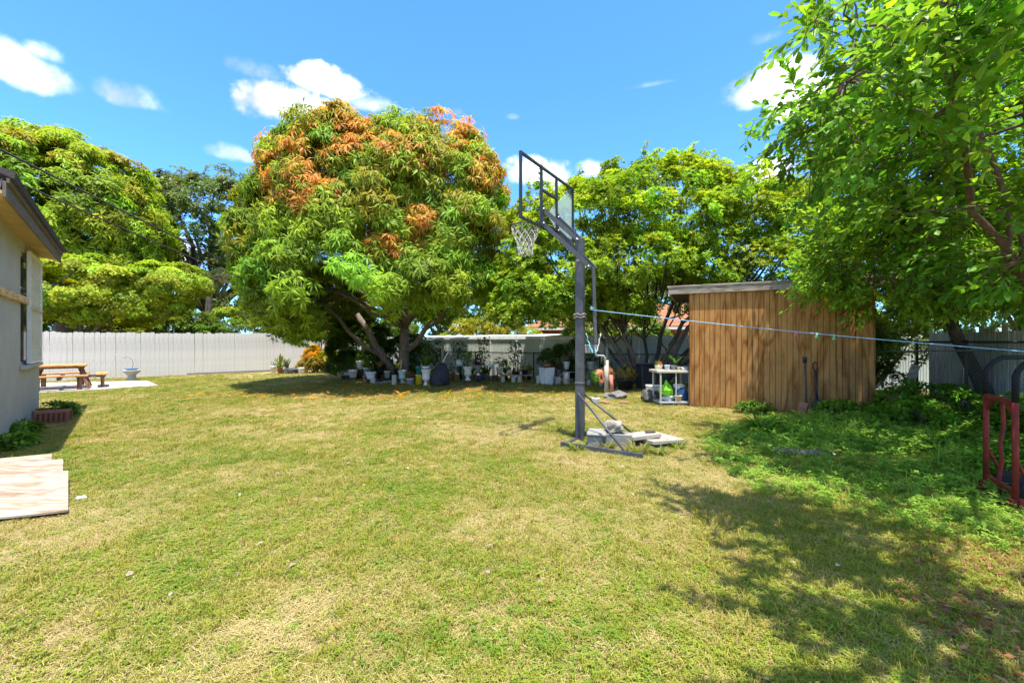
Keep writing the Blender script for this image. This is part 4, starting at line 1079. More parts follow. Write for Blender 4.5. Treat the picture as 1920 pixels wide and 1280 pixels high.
b = MB(); poly = [(.985, 3.99), (.95, 4.0), (.86, 3.90), (.74, 3.74), (.652, 3.65), (.652, Z0 + .05), (.985, Z0 + .05)]
def shard(poly, th=.006):
    b = MB(); n = len(poly); off = m_dir * .008
    b.add([bp(*q) + off for q in poly] + [bp(*q) + off + m_dir * th for q in poly], [tuple(range(n)), tuple(range(2 * n - 1, n - 1, -1))] + [(i, n + i, n + (i + 1) % n, (i + 1) % n) for i in range(n)])
    return b
shard(poly).build('glass_shard', m_gl, hoop)
shard([(.627, 3.63), (.56, 3.53), (.50, 3.42), (.48, 3.36), (.56, 3.30), (.627, 3.22)]).build('glass_shard', m_gl, hoop)
b = MB()
for q in range(9):
    s = .90 + q * .009; b.bar(bp(s, 3.995), bp(s + .002, 3.92 - .02 * (q % 3)), .004)
b.build('film_strip', M_STEEL_D, hoop)
pole_c = o0
for sgn, s in ((-1, .346), (1, .638)):
    side = b_dir * (.09 * sgn)
    at_board_u, at_board_l = bp(s, 3.40) - m_dir * .03, bp(s, 3.19) - m_dir * .03
    b = MB(); b.bar(at_board_u, side + Vector((0, 0, 2.93)), .022, .062); b.build('support_arm', M_STEEL, hoop)
    b = MB(); b.bar(at_board_l, side - m_dir * .21 + Vector((0, 0, 2.50)), .022, .062); b.build('support_arm', M_STEEL, hoop)
    b = MB(); b.bar(bp(s, 3.14) - m_dir * .03, bp(s, 3.46) - m_dir * .03, .03); b.build('bracket', M_STEEL_D, hoop)
b = MB()
for z, off in ((2.93, .0), (2.62, 0), (2.52, -.18)):
    b.tube([m_dir * off - b_dir * .125 + Vector((0, 0, z)), m_dir * off + b_dir * .125 + Vector((0, 0, z))], .013, 7)
for s in (.346, .638):
    for z in (3.19, 3.40): b.tube([bp(s, z) - m_dir * .05 - b_dir * .03, bp(s, z) - m_dir * .05 + b_dir * .03], .012, 7)
b.build('bolt', M_BOLT, hoop)
# lift handle hanging behind the pole
hx = -m_dir * .205
b = MB(); b.bar(hx + Vector((0, 0, 2.52)), hx + Vector((.03, 0, 1.42)), .045, .055); b.build('lift_bar', M_STEEL, hoop)
b = MB(); b.tube([hx + Vector((.03, 0, 1.44)), hx + Vector((.03, 0, 1.28)), hx + Vector((.05, 0, 1.25)), hx + Vector((.15, 0, 1.245)), hx + Vector((.17, 0, 1.22)), hx + Vector((.17, 0, 1.10))], .014, 7); b.build('handle', M_BOLT, hoop)
M_PLATE = paint('grey_plate', (.24, .25, .26), .5, .4, .15, 8)
b = MB(); b.bevbox((.06, -.05, 1.28), (.24, -.035, 1.40), .004); b.build('bracket_plate', M_PLATE, hoop)
# rim and net
rc = bc + m_dir * .43 + Vector((0, 0, 3.28)); rr_ = .2285
b = MB(); b.tube([rc + Vector((math.cos(k * math.pi / 16) * rr_, math.sin(k * math.pi / 16) * rr_, 0)) for k in range(32)], .0095, 7, closed=True); rim = b.build('rim', M_STEEL_D, hoop)
b = MB(); b.bar(bp(.492, 3.27) + m_dir * .02, rc - m_dir * .225 + Vector((0, 0, -.005)), .11, .02)
b.bar(bp(.492, 3.14) + m_dir * .03, rc - m_dir * .225 + Vector((0, 0, -.02)), .05, .012)
b.bar(bp(.346, 3.2) + m_dir * .025, bp(.638, 3.2) + m_dir * .025, .10, .03); b.build('rim_bracket', M_STEEL_D, rim)
b = MB(); NL = 12; prof = [(.222, -.005), (.215, -.09), (.178, -.17), (.145, -.25), (.122, -.33), (.118, -.41), (.128, -.46)]
for k in range(NL):
    for sg in (1, -1):
        pts = []
        for i, (r, z) in enumerate(prof):
            a_ = (k + .5 * sg * i) * 2 * math.pi / NL; pts.append(rc + Vector((math.cos(a_) * r, math.sin(a_) * r, z)))
        b.tube(pts, .0048, 4, False)
b.build('net', M_NET, rim)
# steel base on the ground with its two struts
fa = -b_dir * .50; fb = b_dir * .32
e1, e2 = fa - m_dir * .98, fb - m_dir * .92
b = MB(); b.bar(fa + m_dir * .06 + Vector((0, 0, .035)), fa - m_dir * 1.05 + Vector((0, 0, .032)), .05, .07); b.build('base_bar', M_STEEL, hoop)
b = MB(); b.bar(fb + m_dir * .06 + Vector((0, 0, .03)), fb - m_dir * 1.0 + Vector((0, 0, .03)), .05, .07); b.build('base_bar', M_STEEL, hoop)
for off in (.04, -.45): 
    b = MB(); b.bar(fa + b_dir * .03 + m_dir * off + Vector((0, 0, .022)), fb - b_dir * .03 + m_dir * off + Vector((0, 0, .022)), .05, .04); b.build('base_bar', M_STEEL, hoop)
for s0, e in ((-b_dir * .075 + Vector((0, 0, .70)), fa - m_dir * .83 + Vector((0, 0, .06))), (b_dir * .075 + Vector((0, 0, .69)), fb - m_dir * .78 + Vector((0, 0, .05)))):
    b = MB(); b.tube([s0, e], .016, 7); b.build('strut', M_STEEL, hoop)
M_CINDER = paint('cinder_block', (.26, .25, .23), .95, 0, .22, 14, (.19, .18, .16), .5, .6)
M_STONE = paint('limestone', (.30, .27, .22), .95, 0, .3, 7, (.16, .14, .11), .6, .6)
M_SLAB = paint('pale_slab', (.37, .32, .255), .9, 0, .15, 6, (.30, .26, .21), .5, .4)
def block(name, label, cat, c, size, rz, m, bev=.012, tilt=0, group=None):
    b = MB(); sx_, sy_, sz_ = size; b.bevbox((-sx_ / 2, -sy_ / 2, 0), (sx_ / 2, sy_ / 2, sz_), bev)
    o = b.build(name, m); o.location = c; o.rotation_euler = (0, tilt, rz); return tag(o, label, cat, group)
block('concrete_block', 'grey concrete block lying against the foot of the hoop pole', 'block', (1.18, 5.92, 0), (.20, .36, .15), -.3, M_CINDER)
block('concrete_paver', 'flat grey concrete cap on the block by the hoop pole', 'block', (1.19, 5.90, .152), (.27, .36, .05), -.25, M_CINDER, .02)
t_ = thing('concrete_block', 'hollow concrete block with chipped sides under the round stone', 'block', (1.47, 5.86, 0), -.35)
b = MB()
for lo, hi in (((-.2, -.1, 0), (.2, -.065, .18)), ((-.2, .065, 0), (.2, .1, .18)), ((-.2, -.064, 0), (-.165, .064, .18)), ((.165, -.064, 0), (.2, .064, .18)), ((-.02, -.064, 0), (.02, .064, .18))): b.bevbox(lo, hi, .006)
b.build('body', M_CINDER, t_)
b = MB(); b.rock((0, 0, 0), .11, 5, 3, (1.15, .9, .85)); o = b.build('stone', M_STONE); o.location = (1.42, 5.87, .255); tag(o, 'rough pale stone lying on top of the hollow concrete block', 'stone')
block('paving_slab', 'wide cream slab lying beside the hoop base', 'slab', (2.06, 5.93, .055), (.56, .40, .05), .42, M_SLAB, .006, .04)
block('concrete_block', 'grey block half hidden in weeds under the cream slab', 'block', (2.10, 5.95, 0), (.40, .25, .045), .42, M_CINDER, .006)
block('concrete_offcut', 'thick tilted cream offcut resting on the wide slab', 'slab', (1.82, 5.86, .112), (.46, .22, .065), .28, M_SLAB, .012, -.05)
b = MB(); b.rock((0, 0, 0), .06, 9, 2, (1.3, .6, .35)); o = b.build('bark_chip', BARK_DARK); o.location = (1.92, 5.86, .20); tag(o, 'small dark bark chip on the tilted cream offcut', 'bark')

# clothes line and its three pegs
lineA, lineB = P(1110, 581, 6.05), P(1960, 662, 4.7)
M_LINE = paint('blue_cord', (.24, .45, .62), .6, 0, .2, 40, None, 0, 0)
b = MB(); pts = [lineA.lerp(lineB, i / 24) - Vector((0, 0, .03 * math.sin(math.pi * i / 24))) for i in range(25)]
b.tube(pts, .0058, 6); b.tube([lineA + Vector((.028 * math.cos(k), .034 * math.sin(k), .004 * k)) for k in range(12)], .006, 5)
tag(b.build('clothes_line', M_LINE), 'pale blue clothes line stretched from the hoop across the shed', 'clothes line')
def on_line(px):
    f_ = min(range(240), key=lambda i: abs((pts_at(i / 240).x / pts_at(i / 240).y) * FOC + 960 - px)) / 240; return pts_at(f_)
def pts_at(f_): return lineA.lerp(lineB, f_) - Vector((0, 0, .03 * math.sin(math.pi * f_)))
M_PEG_P = paint('pink_plastic', (.70, .12, .28), .35, 0, .08, 20, None, 0, 0); M_PEG_G = paint('green_plastic', (.12, .60, .30), .35, 0, .08, 20, None, 0, 0)
for px, m_, lab in ((1492, M_PEG_P, 'pink clothes peg clipped on the line in front of the shed'), (1532, M_PEG_G, 'green clothes peg nearest the pink one on the clothes line'), (1564, M_PEG_G, 'green clothes peg over the right half of the shed, farthest from the pink peg')):
    q = on_line(px); t_ = thing('clothes_peg', lab, 'clothes peg', q, .15)
    for sg in (1, -1):
        b = MB(); b.tube([Vector((0, sg * .004, .012)), Vector((sg * .012, sg * .004, .010)), Vector((sg * .010, sg * .004, -.006)), Vector((-sg * .004, sg * .004, -.025)), Vector((sg * .004, sg * .004, -.045)), Vector((sg * .016, sg * .004, -.062)),
                          Vector((sg * .026, sg * .004, -.055)), Vector((sg * .022, sg * .004, -.035)), Vector((sg * .004, sg * .004, -.015)), Vector((-sg * .010, sg * .004, .004))], .0040, 5)
        b.build('loop', m_, t_)
    b = MB(); b.tube([(0, -.009, -.012), (0, .009, -.012)], .006, 6); b.build('spring', M_BOLT, t_)
# turquoise and white cord hanging between lift bar and pole
M_TURQ = paint('turquoise_cord', (.18, .55, .55), .7, 0, .35, 40, None, 0, 0)
def cord(label, a, b_, m_, r=.009, sag=.03, mid=None):
    q = MB(); a, b_ = Vector(a), Vector(b_)
    q.tube([a.lerp(b_, i / 8) + Vector((.008 * math.sin(i * 2.3), 0, -sag * math.sin(math.pi * i / 8))) for i in range(9)], r, 5)
    return tag(q.build('cord', m_), label, 'cord')
cord('turquoise cord hanging from the hoop pole to its lift handle', P(1099, 625, 6.15), P(1112, 662, 6.05), M_TURQ)
cord('white and turquoise cord end hanging right of the lift bar', P(1126, 625, 6.1), P(1118, 661, 6.05), M_NET)

# ---------------------------------------------------------------- hand truck
M_RED = paint('rusted_red_paint', (.20, .028, .018), .7, .05, .35, 16, (.075, .03, .018), .8, .2)
M_GRIP = paint('black_grip', (.012, .013, .015), .75, 0, .2, 12)
M_RUBBER = paint('black_rubber', (.022, .022, .022), .85, 0, .25, 15)
ra, rb_ = Vector((4.58, 4.07, 0)), Vector((4.29, 3.59, 0))
hd = Vector((.86, -.10, 0)).normalized()
ht = thing('hand_truck', 'rusty red hand truck with black looped handles at the right edge', 'hand truck', rb_)
ra, rb_ = ra - rb_, Vector((0, 0, 0))
for q in (ra, rb_):
    b = MB(); b.tube([q + Vector((0, 0, .03)), q + Vector((0, 0, .94))], .022, 9); b.build('rail', M_RED, ht)
    top = q + Vector((0, 0, .93))
    b = MB(); b.tube([top, top + Vector((0, 0, .22)), top + Vector((0, 0, .27)) + hd * .02, top + Vector((0, 0, .33)) + hd * .07, top + Vector((0, 0, .365)) + hd * .14, top + Vector((0, 0, .37)) + hd * .34], .0225, 9); b.build('handle', M_GRIP, ht)
    b = MB(); b.box((q.x - .05, q.y - .02, .0), (q.x + .06, q.y + .02, .11)); b.build('foot_bracket', M_RED, ht)
b = MB(); b.bar(ra + Vector((0, 0, .925)), rb_ + Vector((0, 0, .925)), .035, .04); b.build('cross_bar', M_RED, ht)
for q in (ra, rb_):
    b = MB(); b.add([q + Vector((0, .015, .90)), q + Vector((0, .015, .78)), q + (ra - rb_ if q == rb_ else rb_ - ra) * .28 + Vector((0, .015, .90)), q + Vector((0, -.015, .90)), q + Vector((0, -.015, .78)), q + (ra - rb_ if q == rb_ else rb_ - ra) * .28 + Vector((0, -.015, .90))],
                    [(0, 1, 2), (5, 4, 3), (0, 3, 4, 1), (1, 4, 5, 2), (2, 5, 3, 0)]); b.build('gusset', M_RED, ht)
b = MB(); b.bar(ra + Vector((0, 0, .16)), rb_ + Vector((0, 0, .16)), .03); b.build('cross_bar', M_RED, ht)
mid = ra * .5
b = MB(); b.tube([mid + Vector((.02, .0, .90)), mid + Vector((.035, 0, .70)), mid + Vector((0, 0, .52)), mid + Vector((.02, 0, .36)), mid + Vector((-.01, 0, .2)), mid + Vector((.0, 0, .02))], .015, 7); b.build('bent_strap', M_RED, ht)
for q in (ra, rb_):
    b = MB(); b.tube([q + Vector((0, 0, .45)), q + hd * .16 + Vector((0, 0, .12))], .012, 6); b.build('brace', M_RED, ht)
ax0, ax1 = ra + hd * .17 + Vector((0, 0, .11)), rb_ + hd * .17 + Vector((0, 0, .11)); axd = (ra - rb_).normalized()
b = MB(); b.tube([ax0, ax1], .01, 6); b.build('axle', M_RUST, ht)
for c_ in (ax0 - axd * .06, ax1 + axd * .06):
    rot = axd.to_track_quat('Z', 'Y').to_matrix().to_4x4(); M_ = Matrix.Translation(c_) @ rot
    b = MB(); b.lathe([(.06, -.03), (.10, -.032), (.112, -.018), (.112, .018), (.10, .032), (.06, .03)], 18, (0, 0, 0), M=M_); wh = b.build('wheel', M_RUBBER, ht)
    b = MB(); b.lathe([(.001, -.02), (.06, -.02), (.06, .02), (.001, .02)], 12, (0, 0, 0), M=M_); b.build('hub', M_RED, wh)
b = MB(); b.box((-.16, -.02, .0), (.0, .50, .010)); o = b.build('toe_plate', M_RED, ht); o.location = (-.02, 0, .012); o.rotation_euler = (0, 0, math.atan2(ra.y, ra.x) - math.pi / 2)

# ---------------------------------------------------------------- plywood sheets at lower left
M_PLY = wood('plywood_sheet', (.27, .185, .12), (.35, .265, .19), (.385, .325, .255), (1.0, 5, 5), bump=.12, blotch=2.2)
def sheet(label, corners, z, th, z_right=0.0):
    """corners: ground points; th the thickness"""
    c0 = Vector((sum(c.x for c in corners) / 4, sum(c.y for c in corners) / 4, 0)); n = 8
    t = thing('plywood_sheet', label, 'plywood sheet', c0)
    b = MB(); vs = []
    for zz in (0, th):
        for i in range(n + 1):
            for j in range(3):
                u, v = i / n, j / 2
                p = (corners[0] * (1 - u) + corners[1] * u) * (1 - v) + (corners[3] * (1 - u) + corners[2] * u) * v
                vs.append(Vector((p.x - c0.x, p.y - c0.y, z[0] * (1 - v) + z[1] * v + zz + .006 * math.sin(u * 5 + v * 3) + z_right * u * u)))
    k = (n + 1) * 3; fs = []
    for i in range(n):
        for j in range(2):
            a_ = i * 3 + j; fs += [(k + a_, k + a_ + 3, k + a_ + 4, k + a_ + 1), (a_ + 1, a_ + 4, a_ + 3, a_)]
    for i in range(n):
        a_ = i * 3; fs += [(a_, a_ + 3, k + a_ + 3, k + a_), (a_ + 2, k + a_ + 2, k + a_ + 5, a_ + 5)]
    fs += [(0, k, k + 1, 1), (1, k + 1, k + 2, 2), (n * 3, n * 3 + 1, k + n * 3 + 1, k + n * 3), (n * 3 + 1, n * 3 + 2, k + n * 3 + 2, k + n * 3 + 1)]
    b.add(vs, fs); b.build('sheet', M_PLY, t)
    return t
sheet('pale plywood sheet nearest the camera, on top of the overlapping pile', [G(-130, 998), G(128, 968), G(128, 903), G(-100, 924)], (.035, .085), .016, .012)
sheet('middle plywood sheet of the overlapping pile by the house', [G(-100, 930), G(119, 905), G(118, 874), G(-90, 890)], (.035, .065), .016)
sheet('farthest plywood sheet of the pile, half covered by the others', [G(-90, 897), G(97, 882), G(97, 859), G(-70, 871)], (.02, .035), .016)

# ---------------------------------------------------------------- picnic table, urn, perforated tile
M_TABLE = wood('stained_table_top', (.26, .10, .025), (.46, .21, .065), (.58, .31, .12), (1.0, 12, 12))
M_TABLE_D = wood('dark_stained_legs', (.09, .04, .025), (.17, .085, .05), (.25, .14, .09), (9, 9, 1.0))
pt = thing('picnic_table', 'brown wooden picnic table with benches on the concrete patio', 'picnic table', (-13.7, 12.8, .03), math.atan2(.695, .7188))
hw = .56
for i in range(6):
    y0 = -hw + i * 2 * hw / 6; b = MB(); b.bevbox((-hw, y0 + .003, .67), (hw, y0 + 2 * hw / 6 - .003, .715), .006); b.build('table_plank', M_TABLE, pt)
b = MB(); b.box((-hw + .04, -hw + .06, .615), (hw - .04, -hw + .10, .668)); b.box((-hw + .04, hw - .10, .615), (hw - .04, hw - .06, .668)); b.build('apron', M_TABLE_D, pt)
for sx_ in (1, -1):
    for sy_ in (1, -1):
        b = MB(); b.bar((sx_ * .40, sy_ * .34, .66), (sx_ * .62, sy_ * .52, .0), .10, .045, (0, 0, 1)); b.build('leg', M_TABLE_D, pt)
for k in range(4):
    M_ = Matrix.Rotation(k * math.pi / 2, 4, 'Z')
    for j in range(2):
        b = MB(); b.bevbox((-.60, -1.02 + j * .135, .385), (.60, -.89 + j * .135, .43), .006, M_); b.build('bench_plank', M_TABLE, pt)
    for x_ in (-.42, .42):
        b = MB(); b.box((x_ - .055, -.95, .0), (x_ + .055, -.86, .383), M_); b.build('bench_leg', M_TABLE_D, pt)
    b = MB(); b.box((-.04, -.98, .30), (.04, -.30, .382), M_); b.build('bench_bearer', M_TABLE_D, pt)

M_URN = paint('cream_cast_stone', (.76, .72, .60), .85, 0, .10, 8, (.38, .34, .26), .4, .2)
M_BLUE = paint('blue_glaze', (.05, .17, .36), .3, 0, .15, 12)
u0 = G(247, 713.5)
u_ = thing('garden_urn', 'weathered stone urn holding a blue bowl in front of the white fence', 'urn', u0)
b = MB(); b.lathe([(.17, 0), (.18, .05), (.13, .10), (.11, .18), (.15, .24), (.24, .33), (.26, .36), (.27, .40), (.24, .40), (.20, .35)], 18); b.build('urn', paint('grey_cast_stone', (.42, .40, .35), .9, 0, .2, 8, (.22, .2, .17), .5, .3), u_)
b = MB(); b.lathe([(.10, .38), (.19, .42), (.21, .455), (.17, .44), (.05, .41)], 16); o = b.build('bowl', M_BLUE); o.location = u0; tag(o, 'shallow blue bowl sitting in the stone urn by the fence', 'bowl')
b = MB(); b.tube([(-.0, 0, .42), (.06, 0, .62), (.0, 0, .80), (-.15, 0, .87), (-.32, 0, .84)], .006, 5); o = b.build('wire_hook', M_RUST); o.location = u0; tag(o, 'thin bent wire rising out of the blue bowl', 'wire')
M_CLAY = paint('red_clay', (.24, .095, .06), .85, 0, .22, 9, (.12, .07, .05), .5, .3)
M_CLAY_O = paint('orange_clay', (.50, .19, .09), .85, 0, .18, 9, (.28, .13, .08), .5, .3)
def arch_block(name, label, cat, loc, rz, w, d, hgt, m, rows, cols, tilt=0.0, round_top=.45):
    """a half round hollow clay block: curved shell and a front lattice over black discs coloured as dark holes"""
    t = thing(name, label, cat, loc, rz); t.rotation_euler = (tilt, 0, rz)
    b = MB(); n = 12; th = .025
    prof = [(-d / 2, 0)] + [(-math.cos(math.pi * i / n) * d / 2, hgt * round_top + math.sin(math.pi * i / n) * hgt * (1 - round_top)) for i in range(n + 1)] + [(d / 2, 0)]
    inn = [(x_ * (1 - 2 * th / d), z_ * (1 - th / hgt)) for x_, z_ in prof]; k = len(prof); vs = []
    for x0 in (-w / 2, w / 2):
        vs += [(x0, y_, z_) for y_, z_ in prof] + [(x0, y_, z_) for y_, z_ in inn]
    fs = []
    for i in range(k - 1):
        fs += [(i, i + 1, 2 * k + i + 1, 2 * k + i), (k + i + 1, k + i, 3 * k + i, 3 * k + i + 1), (i + 1, i, k + i, k + i + 1), (2 * k + i, 2 * k + i + 1, 3 * k + i + 1, 3 * k + i)]
    b.add(vs, fs); b.build('shell', m, t)
    b = MB(); cw, ch = w * .86 / cols, hgt * .62 / rows
    for r_ in range(rows + 1):
        z = hgt * .10 + r_ * ch; b.box((-w * .43, -d / 2 - .014, z - ch * .17), (w * .43, -d / 2 - .003, z + ch * .17))
    for c_ in range(cols + 1):
        x_ = -w * .43 + c_ * cw; b.box((x_ - cw * .18, -d / 2 - .02, hgt * .06), (x_ + cw * .18, -d / 2 - .0145, hgt * .78))
    b.build('lattice', m, t)
    b = MB()
    for r_ in range(rows):
        for c_ in range(cols):
            x_, z = -w * .43 + (c_ + .5) * cw, hgt * .10 + (r_ + .5) * ch
            b.lathe([(.001, 0), (min(cw, ch) * .33, 0), (min(cw, ch) * .33, .012), (.001, .012)], 8, M=Matrix.Translation((x_, -d / 2 + .002, z)) @ Matrix.Rotation(R(90), 4, 'X'))
    b.build('holes', M_GRIP, t)  # solid black discs: the shade inside the holes put into the colour
    return t
arch_block('clay_vent_tile', 'brown half round clay vent tile with rows of holes against the house wall', 'clay tile', G(90, 795) + Vector((-.02, .1, 0)), .62, .44, .26, .24, M_CLAY, 4, 6, -.15, .3)
b = MB(); b.lathe([(.05, 0), (.075, .01), (.08, .10), (.07, .10), (.06, .03)], 12); o = b.build('plant_saucer', M_BLUE); o.location = G(125, 784); tag(o, 'small blue pot on the grass beside the brown vent tile', 'pot')

# ---------------------------------------------------------------- tools and bits by the shed
SH0 = Vector((3.96, 9.4, 0)); SHX = Vector((.913, -.408, 0)); SHN = Vector((-.408, -.913, 0))
def on_shed(px, off):
    s = min((i * .005 for i in range(660)), key=lambda s_: abs((SH0 + SHX * s_ + SHN * off).x / (SH0 + SHX * s_ + SHN * off).y * FOC + 960 - px)); return SH0 + SHX * s + SHN * off
M_BLACKIRON = paint('black_iron', (.028, .03, .034), .5, .2, .25, 10)
M_HANDLE = paint('mottled_handle', (.10, .085, .075), .7, 0, .6, 22)
q = on_shed(1513, .22); t_ = thing('garden_tool', 'mottled grey tool handle leaning on the shed above the brick', 'garden tool', q, math.atan2(SHX.y, SHX.x))
b = MB(); b.tube([(0, 0, .02), (0, .19, 1.06)], .019, 8); b.build('handle', M_HANDLE, t_)
b = MB(); b.lathe([(.03, 0), (.034, .08), (.03, .12)], 10, (0, .192, 1.02)); b.build('grip', M_BLACKIRON, t_)
q = on_shed(1533, .2); t_ = thing('shovel', 'black long handled shovel leaning on the shed wall', 'shovel', q, math.atan2(SHX.y, SHX.x))
b = MB(); b.tube([(0, .05, .30), (0, .165, .86)], .021, 8); b.build('shaft', M_BLACKIRON, t_)
b = MB(); b.tube([(0, .165, .85), (-.035, .18, .92), (-.035, .19, 1.0), (0, .195, 1.04), (.035, .19, 1.0), (.035, .18, .92)], .016, 7, closed=True); b.build('grip', M_BLACKIRON, t_)
b = MB(); pr = [(-.022, .42), (-.05, .30), (-.085, .22), (-.095, .03), (-.07, .0), (.07, .0), (.095, .03), (.085, .22), (.05, .30), (.022, .42)]
n_ = len(pr); b.add([(x_, .0 + z * .17 + abs(x_) * -.2, z) for x_, z in pr] + [(x_, .012 + z * .17 + abs(x_) * -.2, z) for x_, z in pr], [tuple(range(n_)), tuple(range(2 * n_ - 1, n_ - 1, -1))] + [(i, n_ + i, n_ + (i + 1) % n_, (i + 1) % n_) for i in range(n_)])
b.build('blade', M_BLACKIRON, t_)
M_BRICK = paint('red_brick', (.42, .20, .13), .9, 0, .2, 10, (.28, .16, .11), .4, .4)
q = on_shed(1502, .30)
block('brick', 'red brick standing on end below the mottled tool handle', 'brick', q, (.13, .10, .26), -.4, M_BRICK, .006, .18)
q = on_shed(1528, .36)
block('brick', 'orange red brick lying in the weeds beside the standing brick', 'brick', q, (.24, .11, .12), -.7, M_BRICK, .006, .1)
t_ = thing('timber_plank', 'pale old plank leaning against the fence right of the shed', 'plank', (7.55, 8.2, 0), -.3)
b = MB(); b.bevbox((-.07, -.018, 0), (.07, .018, 1.05), .004, Matrix.Rotation(R(17), 4, 'Y') @ Matrix.Rotation(R(-6), 4, 'X')); b.build('plank', M_OLDWOOD, t_)
b = MB(); b.tube([Vector((7.2, 8.45, 1.25)), Vector((8.0, 7.7, 1.28)), Vector((8.4, 7.0, 1.31))], .017, 6); tag(b.build('wooden_pole', BARK), 'thin pole lying along the fence below the clothes line', 'pole')
t_ = thing('timber_post', 'reddish brown timber post at the corner where the fences meet', 'post', P(614, 690, 20.0).xy.to_3d(), .3)
b = MB(); b.tube([(0, 0, -.1), (.01, 0, 1.2), (.0, 0, 2.9)], [.16, .15, .14], 9); b.build('pole', wood('red_brown_post', (.13, .05, .03), (.26, .12, .075), (.36, .19, .12), (8, 8, .8)), t_)
b = MB(); b.lathe([(.163, 1.55), (.163, 1.75)], 10); b.build('band', M_RUST, t_)

# ---------------------------------------------------------------- flower pots and clutter under the trees
M_POT_W = paint('white_plastic_pot', (.80, .80, .77), .5, 0, .08, 8, (.40, .38, .32), .4, .1)
M_POT_GRY = paint('grey_pot', (.30, .31, .33), .6, 0, .15, 8, (.2, .19, .17), .4, .1)
M_POT_BLK = paint('black_pot', (.025, .027, .032), .5, 0, .25, 8, (.07, .065, .06), .5, .1)
M_POT_TER = paint('terracotta_pot', (.40, .17, .09), .85, 0, .15, 8, (.24, .14, .1), .4, .2)
M_POT_TEAL = paint('teal_pot', (.03, .30, .26), .45, 0, .1, 8)
M_POT_YEL = paint('yellow_bucket', (.72, .50, .02), .45, 0, .1, 8, (.5, .33, .05), .4, .1)
M_POT_LAV = paint('pale_lavender_pot', (.52, .57, .70), .5, 0, .1, 8)
M_POT_GREEN = paint('pale_green_pot', (.52, .62, .52), .5, 0, .1, 8, (.3, .33, .26), .4)
M_POT_BEIGE = paint('beige_pot', (.60, .47, .30), .6, 0, .08, 8)
M_POT_ORANGE = paint('orange_rim', (.65, .18, .04), .5, 0, .1, 8)
M_CYL = paint('raw_concrete', (.50, .46, .37), .95, 0, .2, 9, (.2, .18, .15), .5, .4)
M_SOIL = paint('potting_soil', (.05, .035, .025), 1, 0, .4, 25)
PROF = {'plain': [(.72, 0), (.96, .86), (1.04, .86), (1.04, 1.0), (.93, 1.0), (.88, .84)],
        'bowl': [(.45, 0), (.60, .05), (.92, .55), (1.0, .95), (1.03, 1.0), (.92, 1.0), (.85, .84)],
        'straight': [(.86, 0), (.92, .9), (1.0, .92), (1.0, 1.0), (.9, 1.0), (.85, .84)],
        'urn': [(.62, 0), (.64, .05), (.40, .13), (.30, .22), (.34, .28), (.66, .36), (.80, .45), (.78, .58), (.72, .66), (.84, .82), (1.0, .95), (1.02, 1.0), (.88, 1.0), (.74, .84)],
        'cyl': [(.98, 0), (1.0, .02), (1.0, .98), (.97, 1.0), (.70, 1.0), (.70, .84)],
        'ribbed': [(.70, 0), (.78, .22), (.80, .24), (.86, .46), (.88, .48), (.94, .78), (1.04, .80), (1.04, 1.0), (.92, 1.0), (.86, .84)]}
GREEN, DARKG, YG, YEL, PINK, DRY, PURP = (.12, .22, .03), (.06, .13, .03), (.17, .23, .02), (.42, .34, .02), (.38, .17, .10), (.26, .19, .09), (.09, .03, .05)
